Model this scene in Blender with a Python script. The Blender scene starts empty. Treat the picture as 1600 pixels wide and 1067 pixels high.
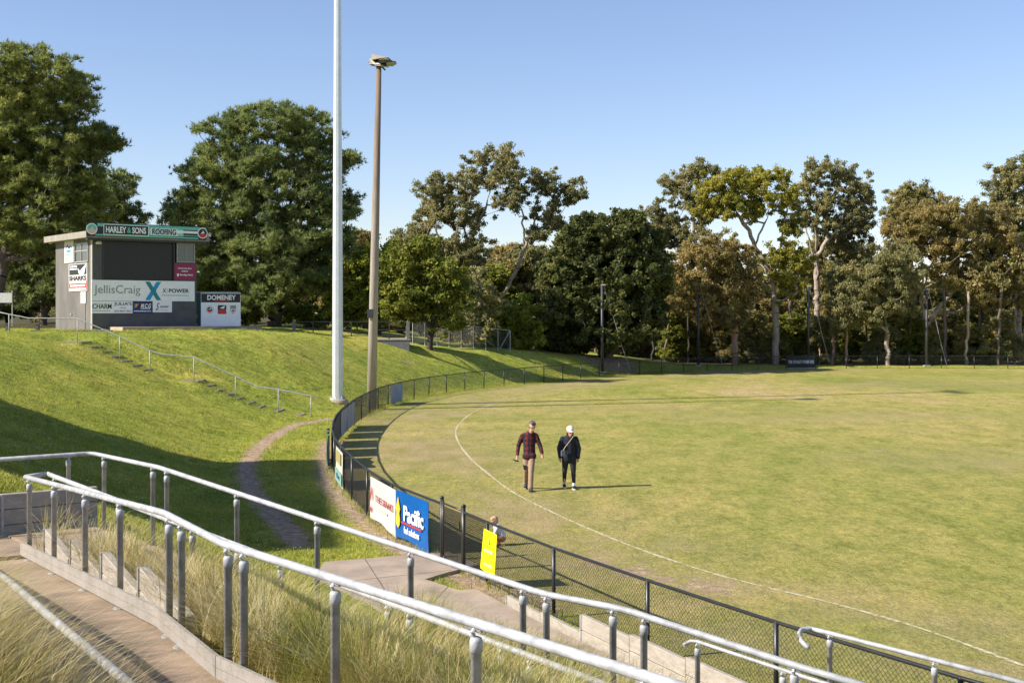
import bpy, math, random
import numpy as np
from mathutils import Vector, Matrix
R = math.radians
rng = np.random.default_rng(7)
random.seed(7)
scene = bpy.context.scene
COL = scene.collection

# ------------------------------------------------------------------ camera
F, HV, EYE = 2000.0, 488.0, 4.65          # focal length in photo pixels, horizon row, eye height over the oval
cam = bpy.data.cameras.new('camera'); cam_o = bpy.data.objects.new('camera', cam); COL.objects.link(cam_o)
cam_o.location = (0, 0, EYE); cam_o.rotation_euler = (R(90), 0, 0)
cam.sensor_width = 36; cam.lens = F / 1600 * 36; cam.shift_y = -(533.5 - HV) / 1600
cam.clip_start = .05; cam.clip_end = 3000
scene.camera = cam_o
# ------------------------------------------------------------------ light
SUN_EL = 35.5
SUN_D = Vector((.95, .32, 0)).normalized()       # the way shadows fall
world = bpy.data.worlds.new('World'); scene.world = world; world.use_nodes = True
wn = world.node_tree; sky = wn.nodes.new('ShaderNodeTexSky'); sky.sky_type = 'NISHITA'; sky.sun_disc = False
sky.sun_elevation = R(SUN_EL); sky.sun_rotation = math.atan2(-SUN_D.x, -SUN_D.y)
sky.air_density = 1.0; sky.dust_density = .25; sky.ozone_density = 2.6; sky.altitude = 50
bg = wn.nodes['Background']; bg.inputs[1].default_value = .085
tn = wn.nodes.new('ShaderNodeMix'); tn.data_type = 'RGBA'; tn.blend_type = 'MULTIPLY'; tn.inputs['Factor'].default_value = 1; tn.inputs[7].default_value = (1.0, .93, 1.0, 1)
wn.links.new(sky.outputs[0], tn.inputs[6]); wn.links.new(tn.outputs[2], bg.inputs[0])
sun = bpy.data.lights.new('sun', 'SUN'); sun_o = bpy.data.objects.new('sun', sun); COL.objects.link(sun_o)
sun.energy = 4.4; sun.angle = R(1.0); sun.color = (1, .92, .79)
v = Vector((SUN_D.x * math.cos(R(SUN_EL)), SUN_D.y * math.cos(R(SUN_EL)), -math.sin(R(SUN_EL))))
sun_o.rotation_euler = v.to_track_quat('-Z', 'Y').to_euler(); sun_o.location = (-40, -20, 40)
scene.view_settings.view_transform = 'Standard'; scene.view_settings.look = 'None'
scene.view_settings.gamma = 1; scene.view_settings.use_curve_mapping = False
scene.view_settings.exposure = 1.0
scene.render.engine = 'CYCLES'
scene.cycles.max_bounces = 9; scene.cycles.transparent_max_bounces = 8
scene.cycles.diffuse_bounces = 6; scene.cycles.glossy_bounces = 2; scene.cycles.transmission_bounces = 5
scene.cycles.use_denoising = True

# ------------------------------------------------------------------ helpers
def at(u, v, Y):
    """point seen at photo pixel (u, v) that stands Y metres in front"""
    return Vector(((u - 800) * Y / F, Y, EYE - (v - HV) * Y / F))
def onz(u, v, z):
    return at(u, v, F * (EYE - z) / (v - HV))
def tag(o, label=None, cat=None, group=None, kind=None):
    if label: o['label'] = label
    if cat: o['category'] = cat
    if group: o['group'] = group
    if kind: o['kind'] = kind
    return o
def empty(name, loc=(0, 0, 0), rz=0, label=None, cat=None, group=None):
    o = bpy.data.objects.new(name, None); COL.objects.link(o); o.location = loc; o.rotation_euler = (0, 0, rz)
    o.empty_display_size = .2
    return tag(o, label, cat, group)
def link(name, me, mat=None, parent=None, loc=None, smooth=False):
    if mat is not None and len(me.materials) == 0: me.materials.append(mat)
    o = bpy.data.objects.new(name, me); COL.objects.link(o)
    if parent is not None: o.parent = parent
    if loc is not None: o.location = loc
    return o
def mesh_np(name, V, faces=None, tris=None, quads=None, smooth=False):
    me = bpy.data.meshes.new(name)
    if faces is not None:
        me.from_pydata([tuple(p) for p in V], [], faces)
    else:
        V = np.asarray(V, dtype=np.float32); k = 3 if tris is not None else 4
        Fc = np.asarray(tris if tris is not None else quads, dtype=np.int32); n = len(Fc)
        me.vertices.add(len(V)); me.vertices.foreach_set('co', V.ravel())
        me.loops.add(n * k); me.loops.foreach_set('vertex_index', Fc.ravel())
        me.polygons.add(n); me.polygons.foreach_set('loop_start', np.arange(0, n * k, k, dtype=np.int32))
        me.update(calc_edges=True)
    if smooth: me.polygons.foreach_set('use_smooth', [True] * len(me.polygons))
    me.update()
    return me
class MB:
    """collects simple solids into one mesh"""
    def __init__(s): s.V = []; s.F = []
    def add(s, V, F):
        n = len(s.V); s.V += [tuple(p) for p in V]; s.F += [tuple(i + n for i in f) for f in F]; return s
    def box(s, c, d, rz=0, M=None, bev=0):
        x, y, z = d[0] / 2, d[1] / 2, d[2] / 2
        P = [Vector(p) for p in ((-x,-y,-z),(x,-y,-z),(x,y,-z),(-x,y,-z),(-x,-y,z),(x,-y,z),(x,y,z),(-x,y,z))]
        m = M if M is not None else Matrix.Rotation(rz, 3, 'Z')
        return s.add([m @ p + Vector(c) for p in P], [(0,3,2,1),(4,5,6,7),(0,1,5,4),(1,2,6,5),(2,3,7,6),(3,0,4,7)])
    def tube(s, pts, r, n=8, caps=True):
        pts = [Vector(p) for p in pts]; rs = r if hasattr(r, '__len__') else [r] * len(pts)
        b = len(s.V); up = None
        for i, p in enumerate(pts):
            if i == 0: t = pts[1] - p
            elif i == len(pts) - 1: t = p - pts[i - 1]
            else: t = (pts[i + 1] - p).normalized() + (p - pts[i - 1]).normalized()
            t.normalize()
            if up is None: up = Vector((0, 0, 1)) if abs(t.z) < .9 else Vector((1, 0, 0))
            a = t.cross(up).normalized(); c = a.cross(t).normalized(); up = c
            k = 1.0
            if 0 < i < len(pts) - 1:
                k = 1 / max(.6, t.dot((p - pts[i - 1]).normalized()))
            for j in range(n):
                q = 2 * math.pi * j / n
                s.V.append(tuple(p + (a * math.cos(q) * (k if abs(a.z) < .5 else 1) + c * math.sin(q)) * rs[i]))
        for i in range(len(pts) - 1):
            for j in range(n):
                s.F.append((b + i*n + j, b + i*n + (j+1) % n, b + (i+1)*n + (j+1) % n, b + (i+1)*n + j))
        if caps:
            s.F.append(tuple(b + j for j in range(n))[::-1]); s.F.append(tuple(b + (len(pts)-1)*n + j for j in range(n)))
        return s
    def prism(s, poly, h, M=None):
        """polygon in x,y extruded to height h along z, then moved by M (4x4)"""
        n = len(poly); P = [Vector((p[0], p[1], 0)) for p in poly] + [Vector((p[0], p[1], h)) for p in poly]
        if M is not None: P = [M @ p for p in P]
        return s.add(P, [tuple(range(n))[::-1], tuple(range(n, 2*n))] + [(i, (i+1) % n, n + (i+1) % n, n + i) for i in range(n)])
    def lathe(s, prof, c=(0,0,0), n=16):
        b = len(s.V)
        for (r, z) in prof:
            for j in range(n):
                q = 2*math.pi*j/n; s.V.append((c[0] + r*math.cos(q), c[1] + r*math.sin(q), c[2] + z))
        for i in range(len(prof)-1):
            for j in range(n):
                s.F.append((b+i*n+j, b+i*n+(j+1)%n, b+(i+1)*n+(j+1)%n, b+(i+1)*n+j))
        s.F.append(tuple(b+j for j in range(n))[::-1]); s.F.append(tuple(b+(len(prof)-1)*n+j for j in range(n)))
        return s
    def mesh(s, name, smooth=False):
        me = mesh_np(name, s.V, faces=s.F)
        if smooth:
            me.polygons.foreach_set('use_smooth', [len(f) == 4 for f in s.F])
        return me
    def build(s, name, mat, parent=None, loc=None, smooth=False):
        return link(name, s.mesh(name, smooth), mat, parent, loc)
def bevel(o, w=.01, seg=1):
    m = o.modifiers.new('bevel', 'BEVEL'); m.width = w; m.segments = seg; m.limit_method = 'ANGLE'; m.angle_limit = R(40)
    return o

# ------------------------------------------------------------------ materials
MATS = {}
def principled(name):
    m = bpy.data.materials.new(name); m.use_nodes = True
    return m, m.node_tree, m.node_tree.nodes['Principled BSDF']
def mat(name, col, rough=.6, metal=0, var=.12, scale=6, bump=0, bscale=40, col2=None, spec=.5, detail=6, stretch=None):
    """base colour broken up by two noises, optional second colour in patches and fine relief"""
    if name in MATS: return MATS[name]
    m, nt, b = principled(name); N, L = nt.nodes, nt.links
    b.inputs['Roughness'].default_value = rough; b.inputs['Metallic'].default_value = metal
    b.inputs['Specular IOR Level'].default_value = spec
    tc = N.new('ShaderNodeTexCoord'); mp = N.new('ShaderNodeMapping'); L.new(tc.outputs['Object'], mp.inputs[0])
    if stretch: mp.inputs['Scale'].default_value = stretch
    n1 = N.new('ShaderNodeTexNoise'); n1.inputs['Scale'].default_value = scale; n1.inputs['Detail'].default_value = detail
    n1.inputs['Roughness'].default_value = .65
    L.new(mp.outputs[0], n1.inputs['Vector'])
    rp = N.new('ShaderNodeValToRGB'); L.new(n1.outputs[0], rp.inputs[0])
    c2 = col2 or tuple(min(1, c * (1 + var)) for c in col)
    c1 = tuple(c * (1 - var) for c in col) if col2 is None else col
    rp.color_ramp.elements[0].position = .33; rp.color_ramp.elements[1].position = .67
    rp.color_ramp.elements[0].color = (*c1, 1); rp.color_ramp.elements[1].color = (*c2, 1)
    L.new(rp.outputs[0], b.inputs['Base Color'])
    if bump:
        n2 = N.new('ShaderNodeTexNoise'); n2.inputs['Scale'].default_value = bscale; n2.inputs['Detail'].default_value = 4
        L.new(mp.outputs[0], n2.inputs['Vector'])
        bp = N.new('ShaderNodeBump'); bp.inputs['Strength'].default_value = bump; bp.inputs['Distance'].default_value = .01
        L.new(n2.outputs[0], bp.inputs['Height']); L.new(bp.outputs[0], b.inputs['Normal'])
    MATS[name] = m
    return m
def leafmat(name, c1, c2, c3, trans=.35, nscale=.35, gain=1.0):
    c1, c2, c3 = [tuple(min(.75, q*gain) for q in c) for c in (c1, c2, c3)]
    m, nt, b = principled(name); N, L = nt.nodes, nt.links
    at_ = N.new('ShaderNodeAttribute'); at_.attribute_name = 'tint'
    geo = N.new('ShaderNodeTexCoord'); n1 = N.new('ShaderNodeTexNoise'); n1.inputs['Scale'].default_value = nscale; n1.inputs['Detail'].default_value = 3
    L.new(geo.outputs['Object'], n1.inputs['Vector'])
    ad = N.new('ShaderNodeMath'); ad.operation = 'MULTIPLY_ADD'; ad.inputs[1].default_value = .55
    L.new(at_.outputs['Fac'], ad.inputs[0])
    mu = N.new('ShaderNodeMath'); mu.operation = 'MULTIPLY_ADD'; mu.inputs[1].default_value = 1.3; mu.inputs[2].default_value = -.42
    L.new(n1.outputs[0], mu.inputs[0]); L.new(mu.outputs[0], ad.inputs[2])
    rp = N.new('ShaderNodeValToRGB'); L.new(ad.outputs[0], rp.inputs[0])
    e = rp.color_ramp.elements; e[0].position = .1; e[0].color = (*c1, 1); e[1].position = .9; e[1].color = (*c3, 1)
    k = e.new(.5); k.color = (*c2, 1)
    L.new(rp.outputs[0], b.inputs['Base Color']); b.inputs['Roughness'].default_value = .55; b.inputs['Specular IOR Level'].default_value = .25
    tr = N.new('ShaderNodeBsdfTranslucent'); L.new(rp.outputs[0], tr.inputs[0])
    mx = N.new('ShaderNodeMixShader'); mx.inputs[0].default_value = trans
    L.new(b.outputs[0], mx.inputs[1]); L.new(tr.outputs[0], mx.inputs[2]); L.new(mx.outputs[0], N['Material Output'].inputs[0])
    MATS[name] = m
    return m

M_GALV = mat('galvanised', (.37, .38, .395), .6, .1, var=.28, scale=9, bump=.15, bscale=60)
M_CONC = mat('concrete', (.33, .26, .20), .85, var=.24, scale=1.4, bump=.35, bscale=45)
M_PATH = mat('concrete_path', (.29, .215, .155), .9, var=.3, scale=1.6, bump=.5, bscale=70, detail=9)
M_SLEEP = mat('sleeper', (.33, .295, .255), .8, var=.2, scale=5, bump=.4, bscale=30, stretch=(1, 1, 3))
M_KICK = mat('kick_board', (.31, .285, .265), .6, .1, var=.16, scale=4, bump=.2, bscale=30)
M_BLACK = mat('black_coat', (.018, .019, .021), .38, var=.3, scale=20)
M_DARK = mat('dark_steel', (.05, .052, .056), .5, .3)
M_WHITE = mat('white_sheet', (.72, .72, .73), .5, var=.06, scale=2)
M_STEP = mat('step_block', (.22, .175, .15), .9, var=.3, scale=5, bump=.5, bscale=30)
M_WOODPOLE = mat('weathered_pole', (.29, .25, .215), .85, var=.3, scale=3, bump=.4, bscale=25, stretch=(6, 6, .35), col2=(.42, .38, .34))
M_WPOLE = mat('pale_steel_pole', (.62, .65, .68), .38, .35, var=.08, scale=3)
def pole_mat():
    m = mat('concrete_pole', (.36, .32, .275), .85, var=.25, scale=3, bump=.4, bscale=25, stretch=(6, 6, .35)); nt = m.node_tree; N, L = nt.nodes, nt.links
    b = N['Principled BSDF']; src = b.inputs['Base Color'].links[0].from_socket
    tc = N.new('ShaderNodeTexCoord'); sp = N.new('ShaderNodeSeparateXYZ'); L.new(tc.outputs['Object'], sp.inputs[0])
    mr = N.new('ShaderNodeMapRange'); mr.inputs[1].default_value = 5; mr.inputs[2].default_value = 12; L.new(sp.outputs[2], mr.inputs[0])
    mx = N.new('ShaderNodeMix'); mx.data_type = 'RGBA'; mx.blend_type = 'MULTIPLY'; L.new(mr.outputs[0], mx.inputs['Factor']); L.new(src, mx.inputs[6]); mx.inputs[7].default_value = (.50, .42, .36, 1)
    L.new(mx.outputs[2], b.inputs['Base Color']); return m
M_CPOLE = pole_mat()      # bare grey below, blending to a darker brown towards the top
def flat(name, col, rough=.5):
    return mat(name, col, rough, var=.05, scale=3)

# ------------------------------------------------------------------ the oval's boundary and the lie of the land
CTRL = [(4.4,12.6),(3.2,14.6),(2.01,16.8),(.88,19.0),(-.116,21.2),(-1.2,23.8),(-2.34,26.3),(-3.18,28.8),(-3.95,31.7),(-4.6,34.4),(-5.2,37.3),
        (-5.75,41),(-6.25,46),(-6.5,52.5),(-6.45,58),(-6.2,62.5),(-5.6,66.5),(-4.6,71),(-2.84,75.8),(-.64,80.4),(3.2,87),(6.3,92),(10.5,97),(15.4,101.3),
        (20.6,104.2),(26,105.6),(32,106),(41.4,105),(52,99.5),(60,89),(65,73),(66,55),(63,38),(56,22),(45,10),(33,3.5),(22,2.2),(14,4),(9,7),(6.2,9.9)]
def catmull(P, per=10):
    P = np.array(P, float); n = len(P); out = []
    for i in range(n):
        a, b, c, d = P[i-1], P[i], P[(i+1) % n], P[(i+2) % n]
        for k in range(per):
            t = k / per
            out.append(.5 * (2*b + (c-a)*t + (2*a-5*b+4*c-d)*t*t + (3*b-a-3*c+d)*t**3))
    return np.array(out)
OVAL = catmull(CTRL, 10)
for _ in range(6):
    OVAL = (np.roll(OVAL, 1, 0) + 2 * OVAL + np.roll(OVAL, -1, 0)) / 4
def seg_dist(P, A, B):
    """distance of points P (n,2) to segments A-B (m,2) -> nearest distance, index, parameter"""
    best = np.full(len(P), 1e9); bi = np.zeros(len(P), int); bt = np.zeros(len(P))
    D = B - A; L2 = (D**2).sum(1) + 1e-12
    for i in range(len(A)):
        w = P - A[i]; t = np.clip((w @ D[i]) / L2[i], 0, 1)
        d = np.hypot(w[:, 0] - t * D[i, 0], w[:, 1] - t * D[i, 1])
        k = d < best; best[k] = d[k]; bi[k] = i; bt[k] = t[k]
    return best, bi, bt
def inside(P, poly):
    x, y = P[:, 0], P[:, 1]; c = np.zeros(len(P), bool); n = len(poly)
    for i in range(n):
        x0, y0 = poly[i]; x1, y1 = poly[(i+1) % n]
        if y0 == y1: continue
        k = ((y0 > y) != (y1 > y)) & (x < (x1-x0) * (y-y0) / (y1-y0) + x0)
        c ^= k
    return c
def sd_oval(P):
    d, _, _ = seg_dist(P, OVAL, np.roll(OVAL, -1, 0))
    return np.where(inside(P, OVAL), -d, d)
def lerp(x, xs, ys): return np.interp(x, xs, ys)

# rails of the switchback ramp: centre line of the top rail (x, y, z)
H_RAIL = .95
def L3(*a): return [onz(*q) for q in a]
R1 = L3((40,745,2.73), (256,801,3.05), (350,850,3.07), (1040,1066,3.07), (1420,1185,3.07))
B0 = onz(74, 740, 2.73); dR2 = Vector((.69, -.725, -.0700))
R2 = [R1[0], B0, B0 + dR2 * 7.0, B0 + dR2 * 9.6]
c0 = onz(144, 708, 2.80); c1 = onz(248, 730, 2.80)
c2 = onz(847, 927, 2.33); c3 = onz(976, 952, 2.31); c4 = onz(1244, 1040, 2.06); c5 = onz(1420, 1092, 1.96)
R3 = [onz(-140, 727, 2.80), c0, c1, c2, c3, c4, c5]
R0 = [onz(10, 905, 2.69) + Vector((-3.0, 4.7, -.25)), onz(10, 905, 2.69), onz(190, 1058, 2.75), onz(330, 1180, 2.78)]
def off2(p, d, k):     # sideways of direction d by k, level
    n = Vector((-d.y, d.x, 0)).normalized(); return p + n * k
def down(p, h=H_RAIL): return Vector((p[0], p[1], p[2] - h))
# ramp surfaces as lists of left/right edge points
d1 = (R1[1] - R1[0]).normalized(); d1b = (R1[3] - R1[2]).normalized()
RAMP1_R = [down(off2(R1[0], d1, .06)), down(off2(R1[1], d1, .06)), down(off2(R1[2], d1b, .06)), down(off2(R1[3], d1b, .06)), down(off2(R1[4], d1b, .06))]
RAMP1_L = [down(off2(R1[0], d1, -1.32)), down(off2(R1[1], d1, -1.32)), down(off2(R1[2], d1b, -1.32)), down(off2(R1[3], d1b, -1.32)), down(off2(R1[4], d1b, -1.32))]
d3 = (c2 - c1).normalized()
RAMP2_A = [down(p) for p in (c0, c1, c2, c3, c4, c5)]
RAMP2_B = [down(off2(p, d3, -1.1)) for p in (c0, c1, c2, c3, c4, c5)]
LAND = [down(R3[0]), down(c0), down(c1), RAMP2_B[1], RAMP1_R[0], RAMP1_L[0], Vector((-8.6, 13.2, 1.80))]
LANDZ = 1.83
def strip_z(P, A, B):
    """ramp height for ground points: nearest on the centre line; returns (distance beyond the edge, z)"""
    C = [(a + b) / 2 for a, b in zip(A, B)]; hw = (A[0] - B[0]).length / 2
    a = np.array([(p.x, p.y) for p in C[:-1]]); b = np.array([(p.x, p.y) for p in C[1:]])
    d, i, t = seg_dist(P, a, b); za = np.array([p.z for p in C])
    return d - hw, za[i] + (za[i+1] - za[i]) * t
# concrete by the gate and the path along the fence
def poly_px(pts, z): return [onz(u, v_, z) for u, v_ in pts]
SLAB = poly_px([(492,905),(506,880),(640,869),(700,864),(748,884),(700,896),(664,907),(735,930),(800,953),(750,985),(600,985),(500,950)], .03)
DIRT_LINES = [  # worn earth: polylines in photo pixels at field level, half width in metres
    ([(526,653,0.02),(500,656,.02),(455,662,.1),(420,682,.1),(394,705,.1),(382,730,.08),(394,765,.05),(425,800,.03),(455,832,.02),(466,850,.02)], .30),
    ([(520,690,.0),(512,720,0),(522,757,0),(552,790,0),(600,832,0),(660,872,0),(760,915,0),(830,948,0)], .42),
    ([(600,636,.0),(560,655,0),(530,668,0)], .25),
]
def bank(P):
    """height of the land without the ramps"""
    P = np.asarray(P, float); x, y = P[:, 0], P[:, 1]; s = sd_oval(P)
    s0 = lerp(y, [10, 20, 26, 45, 57, 67, 76], [1.7, 1.9, 3.2, 3.3, 3.0, .7, .5])
    k = lerp(y, [14, 28, 45, 58, 67], [.42, .36, .25, .25, .52]); kq = lerp(y, [28, 45, 58, 67], [0, .0100, .0100, 0])
    cap = lerp(y, [0, 15, 35, 50], [3.05, 3.05, 3.55, 3.64])
    north = lerp(x, [-16, -11.7, -9, -6, -4, 2, 8, 14, 30], [3.62, 3.3, 2.95, 2.4, 2.2, 1.75, 1.1, .35, .15])
    cap = np.where(y > 64, np.minimum(cap, north + (cap - north) * np.clip((76 - y) / 12, 0, 1)), cap)
    cap = np.where((y <= 64) & (x > 20), 1.2, cap)
    t = np.maximum(0, s - s0)
    tt = np.minimum(np.maximum(0, np.sqrt(t*t + .25) - .5), 30); lin = k*tt + kq*tt*tt
    z = cap * (1 - np.exp(-(lin / cap) ** 6)) ** (1/6.0)
    z = np.where(lin <= 1e-6, 0, z)
    und = .05 * np.sin(x*.9 + 1.3*np.sin(y*.5)) * np.sin(y*.7 + x*.2) + .025 * np.sin(x*2.3 + y*1.7)
    z = z + und * np.clip((s - 1) / 2.5, 0, 1)
    return z, s
def ground(P):
    P = np.atleast_2d(np.asarray(P, float)); z, s = bank(P)
    near = (P[:, 1] < 26) & (P[:, 0] < 9) & (P[:, 0] > -14)
    if near.any():
        Q = P[near]; zz = z[near]
        tot = np.zeros(len(Q)); acc = np.zeros(len(Q)); mind = np.full(len(Q), 1e9)
        for A, B in ((RAMP1_R, RAMP1_L), (RAMP2_A, RAMP2_B)):
            d, rz = strip_z(Q, A, B); d = np.maximum(d, 0); w = 1 / (d + .02) ** 2
            tot += w; acc += w * rz; mind = np.minimum(mind, d)
        lp = np.array([(p.x, p.y) for p in LAND])
        dl, _, _ = seg_dist(Q, lp, np.roll(lp, -1, 0)); dl = np.where(inside(Q, lp), 0, dl)
        w = 1 / (dl + .02) ** 2; tot += w; acc += w * LANDZ; mind = np.minimum(mind, dl)
        rz = acc / tot - .05
        f = np.clip(mind / 1.7, 0, 1); f = f*f*(3-2*f)
        z[near] = rz * (1 - f) + zz * f
    st = (np.abs(P[:, 1] - 58.0) < 1.7) & (P[:, 0] > -21.5) & (P[:, 0] < -8.5)
    if st.any():           # the flight of steps is cut into the bank
        x = P[st, 0]; zs = np.interp(x, STEP_X, STEP_Z) - .055; w = np.clip((1.7 - np.abs(P[st, 1] - 58.0)) / .7, 0, 1)
        w = w * np.clip((x + 21.5) / 1.0, 0, 1) * np.clip((-8.5 - x) / .5, 0, 1); z[st] = z[st] * (1 - w) + zs * w
    return z, s
_S = [(92,534),(127,534),(144,541.5),(160,549.5),(177,557),(191,564),(208,571),(224,578),(262,592),(310,595),(325,602.5),(341,609.5),(357,616.5),(371,623),(389,630),(406,636),(436,642),(470,649)]
STEP_X = [at(u, v_, 57.2).x for u, v_ in _S]; STEP_Z = [at(u, v_, 57.2).z for u, v_ in _S]
def gz(x, y): return float(ground([(x, y)])[0][0])
# ------------------------------------------------------------------ ground
def axis(parts):
    out = []
    for a, b, st in parts: out += list(np.arange(a, b - 1e-6, st))
    return np.array(out + [parts[-1][1]])
gx = axis([(-900,-300,100),(-300,-100,25),(-100,-40,4),(-40,-26,.8),(-26,-10,.35),(-10,5,.22),(5,14,.5),(14,60,1.5),(60,120,6),(120,300,30),(300,900,100)])
gy = axis([(-300,-60,40),(-60,-6,4),(-6,6,.6),(6,30,.22),(30,66,.36),(66,112,.8),(112,170,3),(170,400,20),(400,1400,100)])
GX, GY = np.meshgrid(gx, gy); P = np.c_[GX.ravel(), GY.ravel()]
Z, S = ground(P)
nx, ny = len(gx), len(gy)
idx = np.arange(nx*ny).reshape(ny, nx)
Q = np.c_[idx[:-1,:-1].ravel(), idx[:-1,1:].ravel(), idx[1:,1:].ravel(), idx[1:,:-1].ravel()]
gme = mesh_np('ground', np.c_[P, Z], quads=Q, smooth=True)
dirt = np.zeros(len(P))
for pts, hw in DIRT_LINES:
    p = np.array([onz(*q)[:2] for q in pts]); d, _, _ = seg_dist(P, p[:-1], p[1:])
    dirt = np.maximum(dirt, np.clip(1.12 - d / hw * .5, 0, 1))
lp = np.array([(p.x, p.y) for p in LAND]); dl, _, _ = seg_dist(P, lp, np.roll(lp, -1, 0))
for (u_, v_, r_) in ((990,892,.7),(1106,916,.8),(930,880,.5),(1040,905,.5)):         # bald patches inside the fence
    q = onz(u_, v_, 0); dirt = np.maximum(dirt, .62 * np.clip(1.3 - np.hypot((P[:,0]-q.x), (P[:,1]-q.y)*.8) / r_, 0, 1))
q = at(948, 574, 94); dirt = np.maximum(dirt, .9*np.clip(1.4 - np.hypot((P[:,0]-q.x)/3.2, (P[:,1]-98)/3.0), 0, 1) * (S > .6))
q = onz(636, 556, 2.0); dirt = np.maximum(dirt, .45*np.clip(1.4 - np.hypot((P[:,0]-q.x)/.9, (P[:,1]-q.y)/1.5), 0, 1))
woods = np.clip((S - lerp(P[:,0], [-10, 0, 8, 14], [26, 16, 9, 1.3])) / 3, 0, 1) * (P[:,1] > 78)     # leaf litter under the trees
field = np.clip(-S / .5 + .2, 0, 1)
worn = np.exp(-((S + 3.2) / 2.6) ** 2)                         # trampled ring by the boundary line
for (u_, v_, rx_, ry_, a_) in ((665,655,3.5,3.2,1.0),(640,690,1.5,3,.6),(1500,600,14,5,.8),(1300,650,9,4,.7),(1050,640,9,3,.6),(1000,905,2.2,2.0,1.0),(1150,925,1.6,1.6,.9),(860,870,2,2.2,.7),(1480,720,6,4,.6),(1230,580,14,1.6,.9)):
    q = onz(u_, v_, 0); worn = np.maximum(worn, a_*np.exp(-((P[:, 0]-q.x)/rx_)**2 - ((P[:, 1]-q.y)/ry_)**2))
colr = np.stack([field, dirt, worn, woods], 1).astype(np.float32)
ca = gme.color_attributes.new('mask', 'FLOAT_COLOR', 'POINT'); ca.data.foreach_set('color', colr.ravel())
def ground_material():
    m, nt, b = principled('grass_ground'); N, L = nt.nodes, nt.links
    b.inputs['Roughness'].default_value = .9; b.inputs['Specular IOR Level'].default_value = .15
    g = N.new('ShaderNodeNewGeometry'); at_ = N.new('ShaderNodeAttribute'); at_.attribute_name = 'mask'
    sp = N.new('ShaderNodeSeparateColor'); L.new(at_.outputs['Color'], sp.inputs[0])
    def noise(sc, det=5, ro=.6, stretch=None, dist=0):
        n = N.new('ShaderNodeTexNoise'); n.inputs['Scale'].default_value = sc; n.inputs['Detail'].default_value = det; n.inputs['Roughness'].default_value = ro
        n.inputs['Distortion'].default_value = dist
        if stretch:
            mp = N.new('ShaderNodeMapping'); mp.inputs['Scale'].default_value = stretch; L.new(g.outputs['Position'], mp.inputs[0]); L.new(mp.outputs[0], n.inputs['Vector'])
        else: L.new(g.outputs['Position'], n.inputs['Vector'])
        return n.outputs[0]
    def ramp(src, *st):
        r = N.new('ShaderNodeValToRGB'); L.new(src, r.inputs[0]); e = r.color_ramp.elements
        e[0].position, e[0].color = st[0][0], (*st[0][1], 1); e[1].position, e[1].color = st[-1][0], (*st[-1][1], 1)
        for p_, c_ in st[1:-1]: k = e.new(p_); k.color = (*c_, 1)
        return r.outputs[0]
    def mix(f, a, b_, mode='MIX'):
        x = N.new('ShaderNodeMix'); x.data_type = 'RGBA'; x.blend_type = mode
        if isinstance(f, (int, float)): x.inputs['Factor'].default_value = f
        else: L.new(f, x.inputs['Factor'])
        L.new(a, x.inputs[6]); L.new(b_, x.inputs[7]); return x.outputs[2]
    def math_(op, a, b_=None, c_=None):
        x = N.new('ShaderNodeMath'); x.operation = op; x.use_clamp = True
        for i, k in enumerate((a, b_, c_)):
            if k is None: continue
            if isinstance(k, (int, float)): x.inputs[i].default_value = k
            else: L.new(k, x.inputs[i])
        return x.outputs[0]
    # bank lawn: lively green with yellower drifts
    lawn = ramp(noise(.22, 6, .65), (.32, (.210, .275, .042)), (.5, (.325, .355, .060)), (.68, (.450, .400, .090)))
    fine = ramp(noise(24, 5, .8), (.28, (.38, .40, .36)), (.52, (1, 1, 1)), (.74, (1.75, 1.6, 1.5)))
    med = ramp(noise(2.2, 6, .8), (.32, (.55, .62, .50)), (.5, (1, 1, 1)), (.68, (1.42, 1.3, 1.25)))
    tuft = ramp(noise(7, 4, .8, (1, .6, 1)), (.34, (.52, .58, .45)), (.5, (1, 1, 1)), (.66, (1.4, 1.28, 1.15))); med = mix(1, med, tuft, 'MULTIPLY')
    lawn = mix(1, mix(1, lawn, fine, 'MULTIPLY'), med, 'MULTIPLY')
    # oval: dry couch grass, straw coloured drifts
    ov = ramp(noise(.085, 8, .72, (1, .5, 1), .8), (.32, (.185, .215, .040)), (.44, (.255, .260, .060)), (.56, (.335, .295, .090)), (.68, (.410, .315, .160)))
    ov2 = ramp(noise(1.1, 7, .8, (1, .42, 1)), (.32, (.58, .68, .46)), (.5, (1, 1, 1)), (.68, (1.38, 1.24, 1.35)))
    ov3 = ramp(noise(5.5, 4, .8, (1, .5, 1)), (.34, (.66, .70, .58)), (.5, (1, 1, 1)), (.66, (1.28, 1.22, 1.2))); ov2 = mix(1, ov2, ov3, 'MULTIPLY')
    fine2 = ramp(noise(15, 5, .85, (1, .55, 1)), (.26, (.45, .48, .42)), (.5, (1, 1, 1)), (.76, (1.6, 1.5, 1.45)))
    ov = mix(1, mix(1, ov, ov2, 'MULTIPLY'), fine2, 'MULTIPLY')
    wornc = ramp(noise(1.0, 6, .7, (1, .5, 1)), (.35, (.24, .215, .065)), (.65, (.40, .30, .185)))
    wf = math_('MULTIPLY', sp.outputs[2], ramp(noise(.16, 4, .6), (.36, (.1, .1, .1)), (.60, (.9, .9, .9))))
    ov = mix(wf, ov, mix(1, wornc, fine2, 'MULTIPLY'))
    base = mix(sp.outputs[0], lawn, ov)
    # bare earth with a ragged edge
    earth = ramp(noise(5, 6, .7), (.3, (.17, .115, .070)), (.5, (.35, .25, .165)), (.72, (.60, .475, .36)))
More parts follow.
